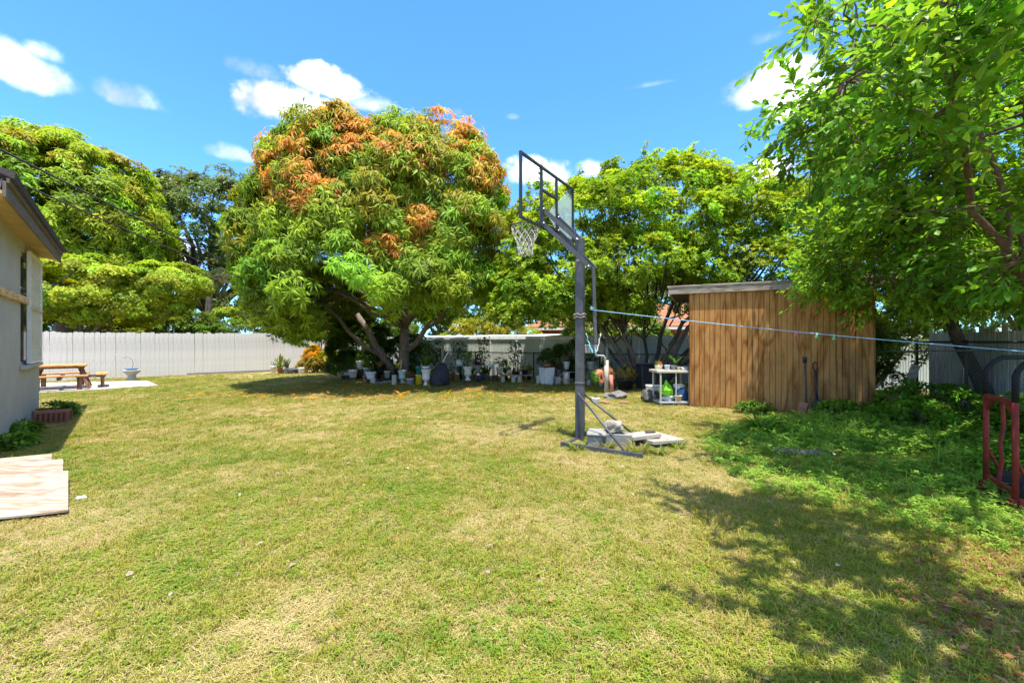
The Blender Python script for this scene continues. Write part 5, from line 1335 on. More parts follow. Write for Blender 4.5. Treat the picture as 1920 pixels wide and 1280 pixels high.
def plant(kind, r, col, parent, z, size, n=None):
    """foliage for one pot; r pot radius, z soil height, size plant height"""
    if kind == 'strap':
        n = n or 26; a_ = rng.uniform(0, 6.28, n); up = rng.uniform(.6, 1.6, n)
        p = np.stack([np.cos(a_) * r * .25, np.sin(a_) * r * .25, np.full(n, z)], 1); d = np.stack([np.cos(a_), np.sin(a_), up], 1)
        side = np.stack([-np.sin(a_), np.cos(a_), np.zeros(n)], 1); L, W, tm = size * rng.uniform(.7, 1.1, n), size * .11, T_STRAP
    elif kind == 'sword':
        n = n or 18; a_ = rng.uniform(0, 6.28, n)
        p = np.stack([np.cos(a_) * r * .5, np.sin(a_) * r * .5, np.full(n, z)], 1); d = np.stack([np.cos(a_) * .18, np.sin(a_) * .18, np.ones(n)], 1)
        side = np.stack([-np.sin(a_), np.cos(a_), np.zeros(n)], 1) + rng.normal(0, .4, (n, 3)); L, W, tm = size * rng.uniform(.5, 1.05, n), size * .09, T_STRAP
    elif kind == 'broad':
        n = n or 22; a_ = rng.uniform(0, 6.28, n); hh = rng.uniform(.25, .8, n) * size
        p = np.stack([np.cos(a_) * r * .4, np.sin(a_) * r * .4, z + hh * .8], 1); d = np.stack([np.cos(a_), np.sin(a_), rng.uniform(-.3, .7, n)], 1)
        side = np.stack([-np.sin(a_), np.cos(a_), np.zeros(n)], 1); L, W, tm = size * .5 * rng.uniform(.7, 1.1, n), size * .2, T_LEAF
    elif kind == 'twiggy':
        n = n or 40; q = sph(n); q[:, 2] = np.abs(q[:, 2])
        p = q * np.array([r * 1.1, r * 1.1, size]) * rng.uniform(.3, 1, (n, 1)) + np.array([0, 0, z]); d = q + rng.normal(0, .4, (n, 3)); side = sph(n); L, W, tm = size * .22, size * .07, T_DIAMOND
    else:  # bushy
        n = n or 110; q = sph(n); q[:, 2] = np.abs(q[:, 2]) * 1.1 - .1
        p = q * np.array([r * 1.3, r * 1.3, size * .8]) * (rng.random((n, 1)) ** .5) + np.array([0, 0, z + size * .1]); d = unit(q + np.array([0, 0, .3])) + rng.normal(0, .35, (n, 3)); side = np.cross(d, np.array([0, 0, 1.0])) + rng.normal(0, .2, (n, 3)); L, W, tm = size * .30 * rng.uniform(.7, 1.2, n), size * .11, T_FOLD
    c = np.array(col)[None] * rng.uniform(.65, 1.35, (n, 1)); c[:, 0] *= rng.uniform(.85, 1.25, n)
    link_mesh('foliage', leaf_mesh('foliage', GLOSSY_LEAF, p, d, side, L, W, c, tm), parent, 'stuff')
    b = MB()
    for k in range(4): b.tube([(rng.uniform(-.3, .3) * r, rng.uniform(-.3, .3) * r, z - .02), (rng.uniform(-.6, .6) * r, rng.uniform(-.6, .6) * r, z + size * .5)], .006, 4)
    b.build('stems', BARK_TWIG, parent)
def pot(px, y0, y1, w, m, label, prof='plain', pl=None, col=GREEN, psize=1.0, d=None, name=None, cat=None, sy=1.0, n=14, group=None, pn=None):
    """px centre, y0 top, y1 foot, w rim width, all read off the photograph; d distance (None: it stands on the ground)"""
    d = d or EYE * FOC / (y1 - 640.0)
    c = P(px, y1, d); H_ = (y1 - y0) / FOC * d; r = w / 2 / FOC * d
    if abs(c.z) < .03: c.z = 0
    nm = name or ('potted_plant' if pl else 'flower_pot')
    t = thing(nm, label, cat or ('potted plant' if pl else 'pot'), c, rng.uniform(0, 3) if sy == 1.0 else 0, group)
    b = MB(); b.lathe([(q * r, z * H_) for q, z in PROF[prof]], n, sy=sy); b.build('pot', m, t)
    b = MB(); b.lathe([(.001, .86 * H_), (.86 * r if prof not in ('urn', 'cyl') else .7 * r, .85 * H_)], n, sy=sy); b.build('soil', M_SOIL, t)
    if pl: plant(pl, r, col, t, .86 * H_, psize * r * 2, pn)
    if c.z > .05: stand(c, r * .8, label)
    return t
STANDS = [0]
STAND_WORDS = {}
def stand(c, r, what):
    """a dark wire plant stand under a raised pot"""
    short = what.split(' with ')[0].split(' on ')[0].split(' of ')[0]
    s = thing('plant_stand', ('thin metal plant stand carrying the ' + short), 'plant stand', (c.x, c.y, 0))
    b = MB(); b.tube([Vector((math.cos(k * .785) * r, math.sin(k * .785) * r, c.z - .012)) for k in range(8)], .009, 5, closed=True)
    b.tube([(-r, 0, c.z - .012), (r, 0, c.z - .012)], .008, 5); b.tube([(0, -r, c.z - .012), (0, r, c.z - .012)], .008, 5); b.build('top_ring', M_STAND, s)
    for k in range(4):
        a_ = k * math.pi / 2 + .6; b = MB(); b.tube([(math.cos(a_) * r, math.sin(a_) * r, c.z - .015), (math.cos(a_) * r * 1.15, math.sin(a_) * r * 1.15, 0)], .010, 5); b.build('leg', M_STAND, s)
M_STAND = paint('stand_iron', (.10, .10, .10), .6, .2, .5, 20)

# left corner by the white fence
pot(513, 686, 700, 11, M_POT_W, 'small white pot with dark figure shaped plant, leftmost in the fence corner', 'plain', 'twiggy', DARKG, 1.2)
pot(525, 688, 701, 10, M_POT_TER, 'reddish pot with an upright lime green plant by the white fence', 'plain', 'bushy', YG, 2.4)
pot(538, 690, 701, 9, M_POT_GRY, 'narrow pot of spiky grey green sansevieria by the white fence', 'straight', 'sword', (.12, .14, .07), 2.6)
pot(530, 692, 700.5, 6, M_CYL, 'slim pale cylinder pot between the lime plant and the sansevieria', 'cyl')
b = MB(); b.rock((0, 0, 0), .22, 31, 2, (1.1, .9, .75)); o = b.build('dark_stone', paint('dark_rock', (.07, .068, .065), .95, 0, .4, 8, None, 0, .6)); o.location = G(550, 701) + Vector((0, 0, .12)); tag(o, 'dark weathered boulder beside the white bucket in the corner', 'stone')
pot(565, 689, 701.5, 11, M_POT_W, 'plain white bucket standing by the white fence', 'straight', name='bucket', cat='bucket')
pot(573, 690, 700, 8, M_POT_BEIGE, 'small woven beige pot touching the white bucket', 'straight')
cr_ = G(588, 698); t_ = bush('croton_bush', 'bright orange yellow croton bush at the fence corner', (cr_.x, cr_.y, .75), (.36, .36, .42), 40, .14, 9, 6, .16, .05, (.55, .30, .01), cat='plant', zmin=.3)
t_ = bush('croton_bush', 'low reddish and lime croton under the orange bush', (cr_.x + .15, cr_.y - .3, .3), (.6, .4, .32), 40, .14, 9, 6, .17, .06, (.26, .20, .03), cat='plant')
t_ = bush('croton_bush', 'yellow leaved bush just right of the orange croton', (cr_.x + .75, cr_.y - .1, .55), (.4, .4, .55), 40, .14, 9, 6, .17, .05, (.36, .34, .03), cat='plant')
t_ = bush('fern_bush', 'soft green fern bush at the right of the timber post', (-6.3, 15.9, .5), (.6, .4, .6), 60, .16, 12, 7, .16, .03, (.10, .18, .025), cat='plant')
b = MB(); b.lathe([(.14, 0), (.16, .10), (.10, .26), (.02, .30)], 9, sy=.7); o = b.build('plastic_bag', M_POT_LAV); o.location = G(604, 693); tag(o, 'pale blue plastic bag lying by the timber post', 'bag')
pot(613, 677, 686, 8, M_POT_BLK, 'small black pot perched at the foot of the timber post', 'plain', d=18.5)

# the long row under the mango, left to right
D = 15.0
t_ = thing('white_board', 'white board leaning at a slant at the left end of the pot row', 'board', G(652, 714), .1)
b = MB(); b.bevbox((-.30, -.02, .25), (.22, .02, .72), .008, Matrix.Rotation(R(-35), 4, 'X')); b.build('panel', M_POT_W, t_)
b = MB(); b.bar((-.2, .05, 0), (-.2, -.05, .3), .03); b.bar((.15, .05, 0), (.15, -.05, .3), .03); b.build('leg', M_STAND, t_)
pot(662, 693, 707, 16, M_POT_W, 'lower white pot with sparse dark plant before the slanted board', 'plain', 'twiggy', DARKG, 1.2, d=14.9)
pot(676, 676, 691, 15, M_POT_W, 'highest white pot at the left end with green and red leaves', 'straight', 'bushy', GREEN, 1.5, d=15.1)
pot(684, 677, 688, 9, M_POT_BLK, 'black pot pressed against the raised white pot', 'plain', 'bushy', DARKG, 2.0, d=15.3)
pot(688, 689, 702, 14, M_POT_LAV, 'bluish white pot behind the ribbed oval planter', 'plain', 'bushy', GREEN, 1.6, d=15.0)
pot(695, 697, 710, 19, M_POT_W, 'oval ribbed white planter resting on short stone feet', 'ribbed', 'twiggy', GREEN, .9, d=14.4, sy=.7)
block('stone_block', 'short cream block under the oval ribbed planter', 'block', G(700, 720), (.16, .2, .20), .1, M_CYL)
t_ = thing('figurine', 'little terracotta lion figurine sitting below the oval planter', 'figurine', G(684, 719))
b = MB(); b.lathe([(.05, 0), (.07, .04), (.065, .12), (.045, .18), (.03, .20)], 10); b.build('body', M_POT_TER, t_)
b = MB(); b.rock((0, -.02, .25), .06, 3, 2, (1, 1, 1), .12); b.rock((0, -.075, .235), .026, 4, 1, (1, 1, .8), .1); b.build('head', M_POT_TER, t_)
for sx_ in (-1, 1):
    b = MB(); b.tube([(sx_ * .04, -.05, .12), (sx_ * .045, -.075, .0)], [.022, .018], 6); b.build('leg', M_POT_TER, t_)
M_SCROLL = paint('scroll_iron', (.05, .05, .052), .5, .4, .2, 10)
c_ = G(712, 718); t_ = thing('wrought_iron_stand', 'wrought iron plant stand with ring scrolls', 'plant stand', c_, .05)
b = MB()
for r_ in (.13, .075): b.tube([(math.cos(k * .3927) * r_, 0, .19 + math.sin(k * .3927) * r_) for k in range(16)], .008, 5, closed=True)
b.build('scroll', M_SCROLL, t_)
for sx_ in (-1, 1):
    b = MB(); b.tube([(sx_ * .14, 0, 0), (sx_ * .12, 0, .2), (sx_ * .15, 0, .40)], .01, 5); b.build('leg', M_SCROLL, t_)
b = MB(); b.tube([(-.15, 0, .40), (.15, 0, .40)], .01, 5); b.tube([(0, -.12, .40), (0, .12, .40)], .01, 5); b.build('top_bar', M_SCROLL, t_)
tp_ = thing('potted_plant', 'pink and lime bromeliad in dark pot on the wrought iron stand', 'potted plant', c_ + Vector((0, 0, .415)))
b = MB(); b.lathe([(q * .11, z * .16) for q, z in PROF['plain']], 12); b.build('pot', M_POT_BLK, tp_); plant('strap', .11, (.34, .24, .09), tp_, .14, .34, 34)
pot(726, 695, 708, 12, M_POT_GREEN, 'pale green pot with a red stemmed plant', 'plain', 'twiggy', (.35, .05, .04), 1.2, d=14.7)
pot(743, 690, 702, 11, M_POT_BLK, 'purple black pot with yellow green strap leaves', 'plain', 'strap', (.27, .29, .03), 1.7, d=14.6)
pot(739, 703, 722, 9, M_CYL, 'upright pale concrete tube standing in front of the pots', 'cyl', name='concrete_tube', cat='tube')
for px, py, sd in ((712, 721, 41), (722, 720, 42), (730, 719, 43)):
    b = MB(); b.rock((0, 0, 0), .11, sd, 2, (1.2, .8, .6)); o = b.build('rubble_stone', M_STONE); o.location = G(px, py) + Vector((0, 0, .05)); tag(o, {712: 'grey rubble stone under the wrought iron stand', 722: 'grey rubble stone below the pale green pot', 730: 'small pale rubble stone touching the concrete tube'}[px], 'stone', 'rubble stones in the pot row')
pot(754, 694, 719, 16, M_POT_GREEN, 'pale green pedestal urn with trailing plant', 'urn', 'twiggy', DARKG, .9, d=14.5)
pot(769, 709, 722, 15, M_POT_LAV, 'lavender pot on the grass with pinkish croton', 'plain', 'bushy', (.30, .13, .07), 1.0)
pot(786, 702, 722.5, 14.5, M_POT_YEL, 'bright yellow bucket with orange rim', 'straight', name='bucket', cat='bucket')
pot(785, 687.5, 701, 11, M_POT_TEAL, 'teal pot stacked on the yellow bucket', 'plain', d=13.9)
pot(799, 692, 723, 19, M_URN, 'large cream pedestal urn beside the yellow bucket', 'urn', name='garden_urn', cat='urn')
pot(798, 686, 692, 16, M_POT_W, 'white bowl of green lilies set in the large cream urn', 'bowl', 'strap', GREEN, 1.9, d=13.85, pn=34)
# black bag with a stick
b = MB(); b.lathe([(.24, 0), (.31, .06), (.32, .22), (.27, .42), (.20, .60), (.14, .70), (.09, .74), (.02, .75)], 22, sy=.8)
bag_me = b; rr = random.Random(12)
bag_me.v = [(v[0] + .10 * v[2] + rr.uniform(-.022, .022), v[1] + rr.uniform(-.022, .022), v[2] + (rr.uniform(-.016, .016) if v[2] > .01 else 0)) for v in bag_me.v]
bag_me.smooth = [False] * len(bag_me.smooth)
m_bag, nt, nodes, links, bs = nmat('black_bin_liner'); bs.inputs['Base Color'].default_value = (.018, .02, .027, 1); bs.inputs['Roughness'].default_value = .28
tcn = nodes.new('ShaderNodeTexCoord').outputs['Object']; add_bump(nt, bs, noise_node(nt, tcn, 14, 6, .6).outputs['Fac'], 1.0, .06)
o = bag_me.build('rubbish_bag', m_bag); o.location = G(824, 723) ; tag(o, 'full shiny black bin bag leaning among the pots', 'bag')
b = MB(); b.tube([P(828, 682, 13.8), P(842, 657, 13.9)], .016, 6); tag(b.build('white_stick', M_POT_W), 'white stick poking up out of the black bin bag', 'stick')
t_ = thing('wooden_post', 'bare pale post standing behind the black bin bag', 'post', P(830, 705, 15.9).xy.to_3d())
b = MB(); b.tube([(0, 0, 0), (0, 0, 1.56)], [.055, .05], 8); b.build('post', paint('pale_post', (.36, .31, .23), .9, 0, .25, 8), t_)
# chair with the swan planter
c_ = G(861, 716); t_ = thing('metal_stool', 'thin metal stool under the white swan planter', 'stool', c_)
for sx_ in (-1, 1):
    for sy_ in (-1, 1):
        b = MB(); b.tube([(sx_ * .14, sy_ * .12, 0), (sx_ * .11, sy_ * .10, .58)], .010, 5); b.build('leg', M_BOLT, t_)
b = MB(); b.bevbox((-.14, -.13, .582), (.14, .13, .60), .005); b.build('seat', M_BOLT, t_)
sw = thing('swan_planter', 'white swan shaped planter on the metal stool', 'planter', c_ + Vector((0, 0, .602)))
b = MB(); b.lathe([(.07, 0), (.11, .03), (.12, .12), (.10, .20), (.07, .19), (.05, .08)], 12, sy=.75); b.build('body', M_POT_W, sw)
b = MB(); b.tube([(.09, 0, .12), (.14, 0, .22), (.13, 0, .32), (.08, 0, .36), (.045, 0, .32), (.05, 0, .27)], [.03, .026, .022, .024, .022, .008], 8); b.build('neck', M_POT_W, sw)
pot(877, 687, 713, 18, M_URN, 'cream urn of broad speckled dumb cane leaves', 'urn', None, d=14.6, name='garden_urn', cat='urn')
c_ = P(877, 689, 14.6); dc = thing('dumb_cane', 'broad leaved yellow green dumb cane growing from the cream urn', 'plant', c_)
rr = random.Random(3)
for k in range(12):
    a_ = k * 2.4; el = rr.uniform(-.2, 1.1); base_ = Vector((math.cos(a_) * .05, math.sin(a_) * .05, rr.uniform(.1, .38)))
    x_ = Vector((math.cos(a_) * math.cos(el), math.sin(a_) * math.cos(el), math.sin(el))); y_ = Vector((-math.sin(a_), math.cos(a_), 0)); z_ = x_.cross(y_)
    if z_.z < 0: z_ = -z_; y_ = -y_
    b = MB(); b.add([base_ + x_ * v[0] * .40 + y_ * v[1] * .15 + z_ * v[2] * .45 for v in T_LEAF[0]], T_LEAF[1], True); lf = b.build('leaf', GLOSSY_LEAF, dc)
    at = lf.data.attributes.new('col', 'FLOAT_COLOR', 'POINT'); q = rr.uniform(.8, 1.3); at.data.foreach_set('color', np.tile([.17 * q, .25 * q, .02, 1], 8).astype(np.float32))
b = MB(); b.tube([(0, 0, -.05), (.01, 0, .42)], [.025, .015], 7); b.build('stem', BARK_TWIG, dc)
pot(896, 685, 699, 12, M_POT_GRY, 'grey metal bucket beside the dumb cane', 'straight', 'bushy', PURP, 1.8, d=14.6)
b = MB(); b.lathe([(.06, 0), (.14, .05), (.17, .13), (.15, .22), (.10, .25), (.09, .22)], 14); o = b.build('black_jar', M_POT_BLK); o.location = G(898, 716); tag(o, 'round glossy black jar on the ground by the dumb cane', 'jar')
pot(912, 700, 713, 11, M_POT_GRY, 'dull grey pot with arching weeds', 'plain', 'strap', GREEN, 2.2)
pot(921, 682, 689, 11, M_POT_W, 'small white bowl held up behind the terracotta pot', 'bowl', d=15.0)
t_ = thing('bird_figure', 'slim pale bird figure rising from the terracotta pot', 'figurine', P(926, 704, 14.6))
b = MB(); b.lathe([(.03, 0), (.045, .10), (.04, .2), (.02, .30), (.025, .33), (.012, .37)], 8); b.build('body', M_CYL, t_)
b = MB(); b.tube([(0, -.02, .34), (0, -.08, .33)], [.012, .003], 5); b.build('beak', M_CYL, t_)
pot(928, 703, 715, 13, M_POT_TER, 'terracotta pot below the pale bird figure', 'plain')
pot(936, 688, 700, 11.5, M_POT_W, 'dirty white pot of dark rubbery leaves', 'plain', 'broad', DARKG, 2.6, d=14.8)
t_ = thing('plank_bench', 'low bench of one plank on concrete tubes in the pot row', 'bench', G(968, 717.5))
b = MB(); b.bevbox((-.55, -.13, .255), (.55, .13, .29), .006); b.build('plank', M_OLDWOOD, t_)
for x_ in (-.47, -.1, .12):
    b = MB(); b.lathe([(.075, 0), (.08, .01), (.08, .25), (.07, .254)], 12, (x_, 0, 0)); b.build('leg', M_CYL, t_)
bz = G(968, 717.5)
def on_bench(dx, nm, lab, cat): return thing(nm, lab, cat, bz + Vector((dx, 0, .292)))
t_ = on_bench(-.24, 'cloth_bundle', 'crumpled tan bundle lying on the plank bench', 'bundle')
b = MB(); b.rock((0, 0, .09), .12, 77, 2, (.85, .8, .8), .3); b.build('bundle', M_POT_BEIGE, t_)
t_ = on_bench(.02, 'potted_plant', 'dark flat tray of brown stems on the plank bench', 'potted plant')
b = MB(); b.lathe([(q * .12, z * .10) for q, z in PROF['plain']], 12); b.build('pot', M_POT_BLK, t_); plant('twiggy', .12, DRY, t_, .08, .22)
t_ = on_bench(.30, 'potted_plant', 'blue black pot with yellow leaves on the plank bench', 'potted plant')
b = MB(); b.lathe([(q * .12, z * .17) for q, z in PROF['plain']], 12); b.build('pot', paint('blue_black_pot', (.02, .022, .06), .4, 0, .2, 9), t_); plant('strap', .12, (.40, .36, .04), t_, .15, .30, 18)
t_ = on_bench(.47, 'potted_plant', 'small pot of green and yellow leaves at the bench end', 'potted plant')
b = MB(); b.lathe([(q * .07, z * .12) for q, z in PROF['plain']], 12); b.build('pot', M_POT_TER, t_); plant('bushy', .07, YG, t_, .1, .2)
pot(999, 712, 719, 7, M_POT_GRY, 'tiny grey pot on the ground at the bench end', 'plain', 'twiggy', DARKG, 2.0)
pot(1009, 704, 720.5, 7, M_CYL, 'tan concrete tube left of the tall square planter', 'cyl', name='concrete_tube', cat='tube')
c_ = G(1025, 721); t_ = thing('square_planter', 'tall white tapered square planter, the largest pot in the row', 'planter', c_, .5)
b = MB(); b.box((-.20, -.20, 0), (.20, .20, .58), taper=.72)
b.build('planter', M_POT_W, t_)
b = MB(); b.box((-.17, -.17, .581), (.17, .17, .59)); b.build('soil', M_SOIL, t_)
t_ = thing('potted_plant', 'shallow terracotta bowl plant standing in the square planter', 'potted plant', c_ + Vector((.02, 0, .592)))
b = MB(); b.lathe([(q * .13, z * .11) for q, z in PROF['bowl']], 12); b.build('pot', M_POT_TER, t_); plant('twiggy', .13, DARKG, t_, .09, .2)
pot(1047, 693, 705, 11, M_POT_GRY, 'grey pot with reddish leaves on a tan block', 'plain', 'bushy', (.16, .10, .04), 1.8, d=14.5)
block('stone_block', 'tan block standing below the grey pot', 'block', G(1045, 720.5), (.18, .18, .25), .2, M_CYL)
pot(1062, 678, 692, 12, M_POT_W, 'ribbed white pot holding a dried up plant', 'ribbed', 'sword', DRY, 2.0, d=14.6, pn=14)
pot(1062, 697, 721, 12.5, M_CYL, 'wide grey concrete tube below the ribbed white pot', 'cyl', name='concrete_tube', cat='tube')
t_ = thing('folding_frame', 'old pale folding metal frame with crossed bars among the pots', 'metal frame', G(1058, 723))
b = MB()
for a_, c2 in (((-.42, 0, .0), (.14, 0, .62)), ((-.40, .05, .25), (.36, .05, .22)), ((.34, 0, .05), (-.02, 0, .48)), ((.05, .03, .44), (.42, .03, .46)), ((-.42, 0, .30), (.34, 0, .06))):
    b.tube([a_, c2], .009, 5)
b.build('bars', M_BOLT, t_)
pot(1108, 678, 692, 13, M_POT_W, 'grimy white pot with dark ferny leaves just right of the hoop pole', 'plain', 'bushy', DARKG, 1.6, d=14.3)
pot(1104, 712, 722, 8, M_CYL, 'tan concrete tube just right of the hoop pole', 'cyl', name='concrete_tube', cat='tube')
pot(1127, 711, 724, 8, M_CYL, 'pale concrete tube behind the clay bird house', 'cyl', name='concrete_tube', cat='tube')
# clay bird house on its red post
c_ = P(1131, 716, 11.9); c_.z = .0; zb = P(1131, 711, 11.9).z
bh = arch_block('clay_bird_house', 'hollow clay block bird house with green vine round its mouth on a red post', 'bird house', c_ + Vector((.02, 0, zb - .03)), .35, .52, .34, .36, M_CLAY_O, 1, 4, .0, .35)
bh.rotation_euler = (0, R(-14), .35)
b = MB(); b.lathe([(.10, 0), (.165, 0), (.175, .03), (.165, .06), (.10, .06)], 16, M=Matrix.Translation((-.25, 0, .17)) @ Matrix.Rotation(R(-90), 4, 'Y')); b.build('mouth_ring', paint('mossy_ring', (.12, .2, .05), .9, 0, .4, 14), bh)
b = MB(); b.lathe([(.001, .0), (.105, .0)], 14, M=Matrix.Translation((-.262, 0, .17)) @ Matrix.Rotation(R(-90), 4, 'Y')); b.build('mouth', M_GRIP, bh)  # flat black disc, its colour gives the shade inside the mouth
n_ = 150; an_ = rng.uniform(0, 6.28, n_); rv = rng.uniform(.13, .21, n_)
p_ = np.stack([-.29 + rng.normal(0, .03, n_), np.cos(an_) * rv, .17 + np.sin(an_) * rv], 1)
link_mesh('vine', leaf_mesh('vine', LEAF, p_, sph(n_), sph(n_), .06, .035, np.array([.12, .26, .03])[None] * rng.uniform(.6, 1.4, (n_, 1)), T_DIAMOND), bh, 'stuff')
pr_ = G(1148, 741)
b = MB(); b.tube([pr_ + Vector((0, 0, .05)), pr_ + Vector((-.04, .0, .55))], .05, 9); tag(b.build('red_post', paint('faded_red_paint', (.52, .20, .15), .7, 0, .2, 10), None), 'faded red post under the clay bird house', 'post')
b = MB(); b.rock((0, 0, 0), .24, 15, 3, (1.25, .9, .5)); o = b.build('stone', paint('grey_boulder', (.17, .165, .155), .95, 0, .35, 8, None, 0, .6)); o.location = G(1155, 748) + Vector((0, .1, .06)); tag(o, 'grey boulder at the foot of the red post', 'stone')
block('brick', 'pinkish brick in the grass left of the grey boulder', 'brick', G(1134, 757), (.10, .2, .06), .5, M_BRICK, .006)
block('brick', 'pinkish brick in the grass right of the grey boulder', 'brick', G(1170, 757), (.2, .1, .06), -.2, M_BRICK, .006)
pot(1117, 746, 757, 15, M_POT_W, 'low white pot sunk in the grass before the bird house', 'bowl', 'twiggy', GREEN, .8)
t_ = thing('concrete_post', 'concrete post with dark wrapped top behind the clay bird house', 'post', G(1137, 738))
b = MB(); b.tube([(0, 0, 0), (0, 0, .95)], .062, 9); b.build('post', M_CYL, t_)
b = MB()
for k in range(9): b.lathe([(.062, .96 + k * .06), (.072, .98 + k * .06), (.062, 1.01 + k * .06)], 10)
b.lathe([(.05, 1.5), (.065, 1.52), (.03, 1.56)], 10); b.build('wrap', M_POT_BLK, t_)
# big tub, bin, box
pot(1172, 710, 731, 34, M_POT_BLK, 'wide black tub with a yellow leaved croton', 'plain', 'bushy', (.40, .30, .03), .9, n=20)
b = MB(); b.tube([P(1157, 729, 12.4), P(1174, 672, 13.4)], .013, 5); tag(b.build('wooden_stick', BARK), 'thin brown stick leaning on the wide black tub', 'stick')
t_ = thing('ribbed_bin', 'tall black ribbed plastic bin beside the metal table', 'bin', G(1212, 730), .15)
b = MB(); b.bevbox((-.24, -.2, .05), (.24, .2, .74), .02); b.build('body', M_POT_BLK, t_)
for k in range(6):
    b = MB(); b.bevbox((-.215 + k * .075, -.222, .07), (-.175 + k * .075, -.202, .70), .008); b.build('rib', M_POT_BLK, t_)
b = MB(); b.bevbox((-.26, -.23, .742), (.26, .22, .79), .012); b.build('lid', M_POT_BLK, t_)
b = MB(); b.rock((0, 0, .14), .21, 23, 3, (1.15, .9, .72)); o = b.build('coral_rock', paint('pitted_rock', (.11, .10, .085), 1, 0, .7, 16, (.4, .36, .28), .4, .8)); o.location = G(1222, 755) + Vector((0, .1, 0)); tag(o, 'dark pitted rock under the white box', 'stone')
t_ = thing('storage_box', 'flat white plastic box resting on the dark pitted rock', 'box', P(1228, 733, 10.2) + Vector((0, .0, .02)), .05)
b = MB(); b.bevbox((-.18, -.13, 0), (.18, .13, .085), .01); b.build('box', M_POT_W, t_)
b = MB(); b.bevbox((-.19, -.14, .087), (.19, .14, .125), .01); b.build('lid', M_POT_W, t_)
# metal table with things on it
c_ = G(1258, 758); tz = .0
tb = thing('metal_table', 'cream painted metal work table left of the shed', 'table', c_, .03)
TW, TD, TH = .36, .26, .80
M_CREAM = paint('cream_metal', (.50, .46, .37), .6, .1, .15, 8, (.28, .22, .16), .5)
b = MB(); b.bevbox((-TW - .06, -TD, TH - .055), (TW + .04, TD, TH), .006); b.build('top', M_CREAM, tb)
for x_, y_ in ((-TW + .03, -TD + .03), (TW - .03, -TD + .03), (-TW + .03, TD - .03), (TW - .03, TD - .03)):
    b = MB(); b.bar((x_, y_, 0), (x_, y_, TH - .056), .032); b.build('leg', M_CREAM, tb)
b = MB(); b.bar((.02, -TD + .03, .10), (.02, -TD + .03, TH - .056), .022); b.build('leg', M_CREAM, tb)
b = MB(); b.bevbox((-TW, -TD, .055), (TW, TD, .098), .006); b.build('shelf', M_POT_GRY, tb)
def on_table(px, dx, dy, top=True): return c_ + Vector((dx, dy, TH + .002 if top else .10))
def small(nm, lab, cat, loc, prof, r, hgt, m_, pl=None, col=GREEN, ps=.2):
    t = thing(nm, lab, cat, loc); b = MB(); b.lathe([(q * r, z * hgt) for q, z in PROF[prof]], 12); b.build('pot', m_, t)
    if pl: plant(pl, r, col, t, hgt * .86, ps)
    return t
small('potted_plant', 'white tub with yellow green sprigs at the left end of the metal table', 'potted plant', on_table(0, -.35, -.1), 'straight', .06, .10, M_POT_W, 'twiggy', YG, .16)
small('potted_plant', 'pot with small orange blossom on the metal table', 'potted plant', on_table(0, -.24, .05), 'plain', .06, .10, M_POT_W, 'bushy', (.5, .2, .06), .12)
small('flower_pot', 'blue and white patterned pot in the middle of the metal table', 'pot', on_table(0, -.13, -.12), 'plain', .065, .11, M_POT_LAV)
small('flower_pot', 'small grey pot next to the blue patterned pot on the table', 'pot', on_table(0, .02, -.1), 'plain', .055, .095, M_POT_GRY)
small('potted_plant', 'dark spreading plant in clear pot on the metal table', 'potted plant', on_table(0, .12, .06), 'plain', .07, .11, M_POT_GRY, 'strap', DARKG, .36)
small('flower_pot', 'tan cup at the front edge of the metal table', 'pot', on_table(0, .11, -.16), 'plain', .04, .075, M_POT_BEIGE)
M_BAGW = paint('white_plastic_bag', (.62, .64, .66), .4, 0, .12, 8, None, 0, .3); M_BAGB = paint('blue_plastic_bag', (.08, .20, .42), .4, 0, .3, 8, None, 0, .3); M_BAGG = paint('lime_plastic_bag', (.22, .62, .03), .45, 0, .2, 6, None, 0, .3); M_BAGD = paint('dark_green_bag', (.03, .13, .05), .45, 0, .3, 6)
def lump(lab, loc, r, sd, sq, m_, cat='bag', nm='plastic_bag'):
    b = MB(); b.rock((0, 0, r * sq[2] * .9), r, sd, 2, sq, .38); o = b.build(nm, m_); o.location = loc; tag(o, lab, cat); return o
lump('crumpled white plastic bag at the right end of the table top', on_table(0, .28, -.05), .10, 51, (1.2, .9, .45), M_BAGW)
lump('lime green plastic bag bulging from the left of the table shelf', on_table(0, -.16, -.12, False) + Vector((0, 0, .12)), .15, 52, (.9, .8, 1.0), M_BAGG)
lump('pale bag supporting the lime green bag on the shelf', on_table(0, -.12, -.05, False), .12, 56, (1.3, .9, .55), M_BAGW)
lump('dark green bag behind the centre leg of the table', on_table(0, .06, .02, False), .15, 53, (1.0, .8, .9), M_BAGD)
lump('blue plastic bag on the right of the table shelf', on_table(0, .22, .04, False), .17, 54, (.9, .8, 1.0), M_BAGB)
lump('torn white bag on top of the blue bag under the table', on_table(0, .17, .02, False) + Vector((0, 0, .27)), .10, 55, (1.2, .8, .6), M_BAGW)
small('flower_pot', 'beige pot at the front of the table shelf', 'pot', on_table(0, .09, -.19, False), 'plain', .085, .135, M_POT_BEIGE)
block('brick', 'reddish brick stub under the middle of the table shelf', 'brick', c_ + Vector((.08, -.2, 0)), (.05, .1, .05), 0, M_BRICK, .004)
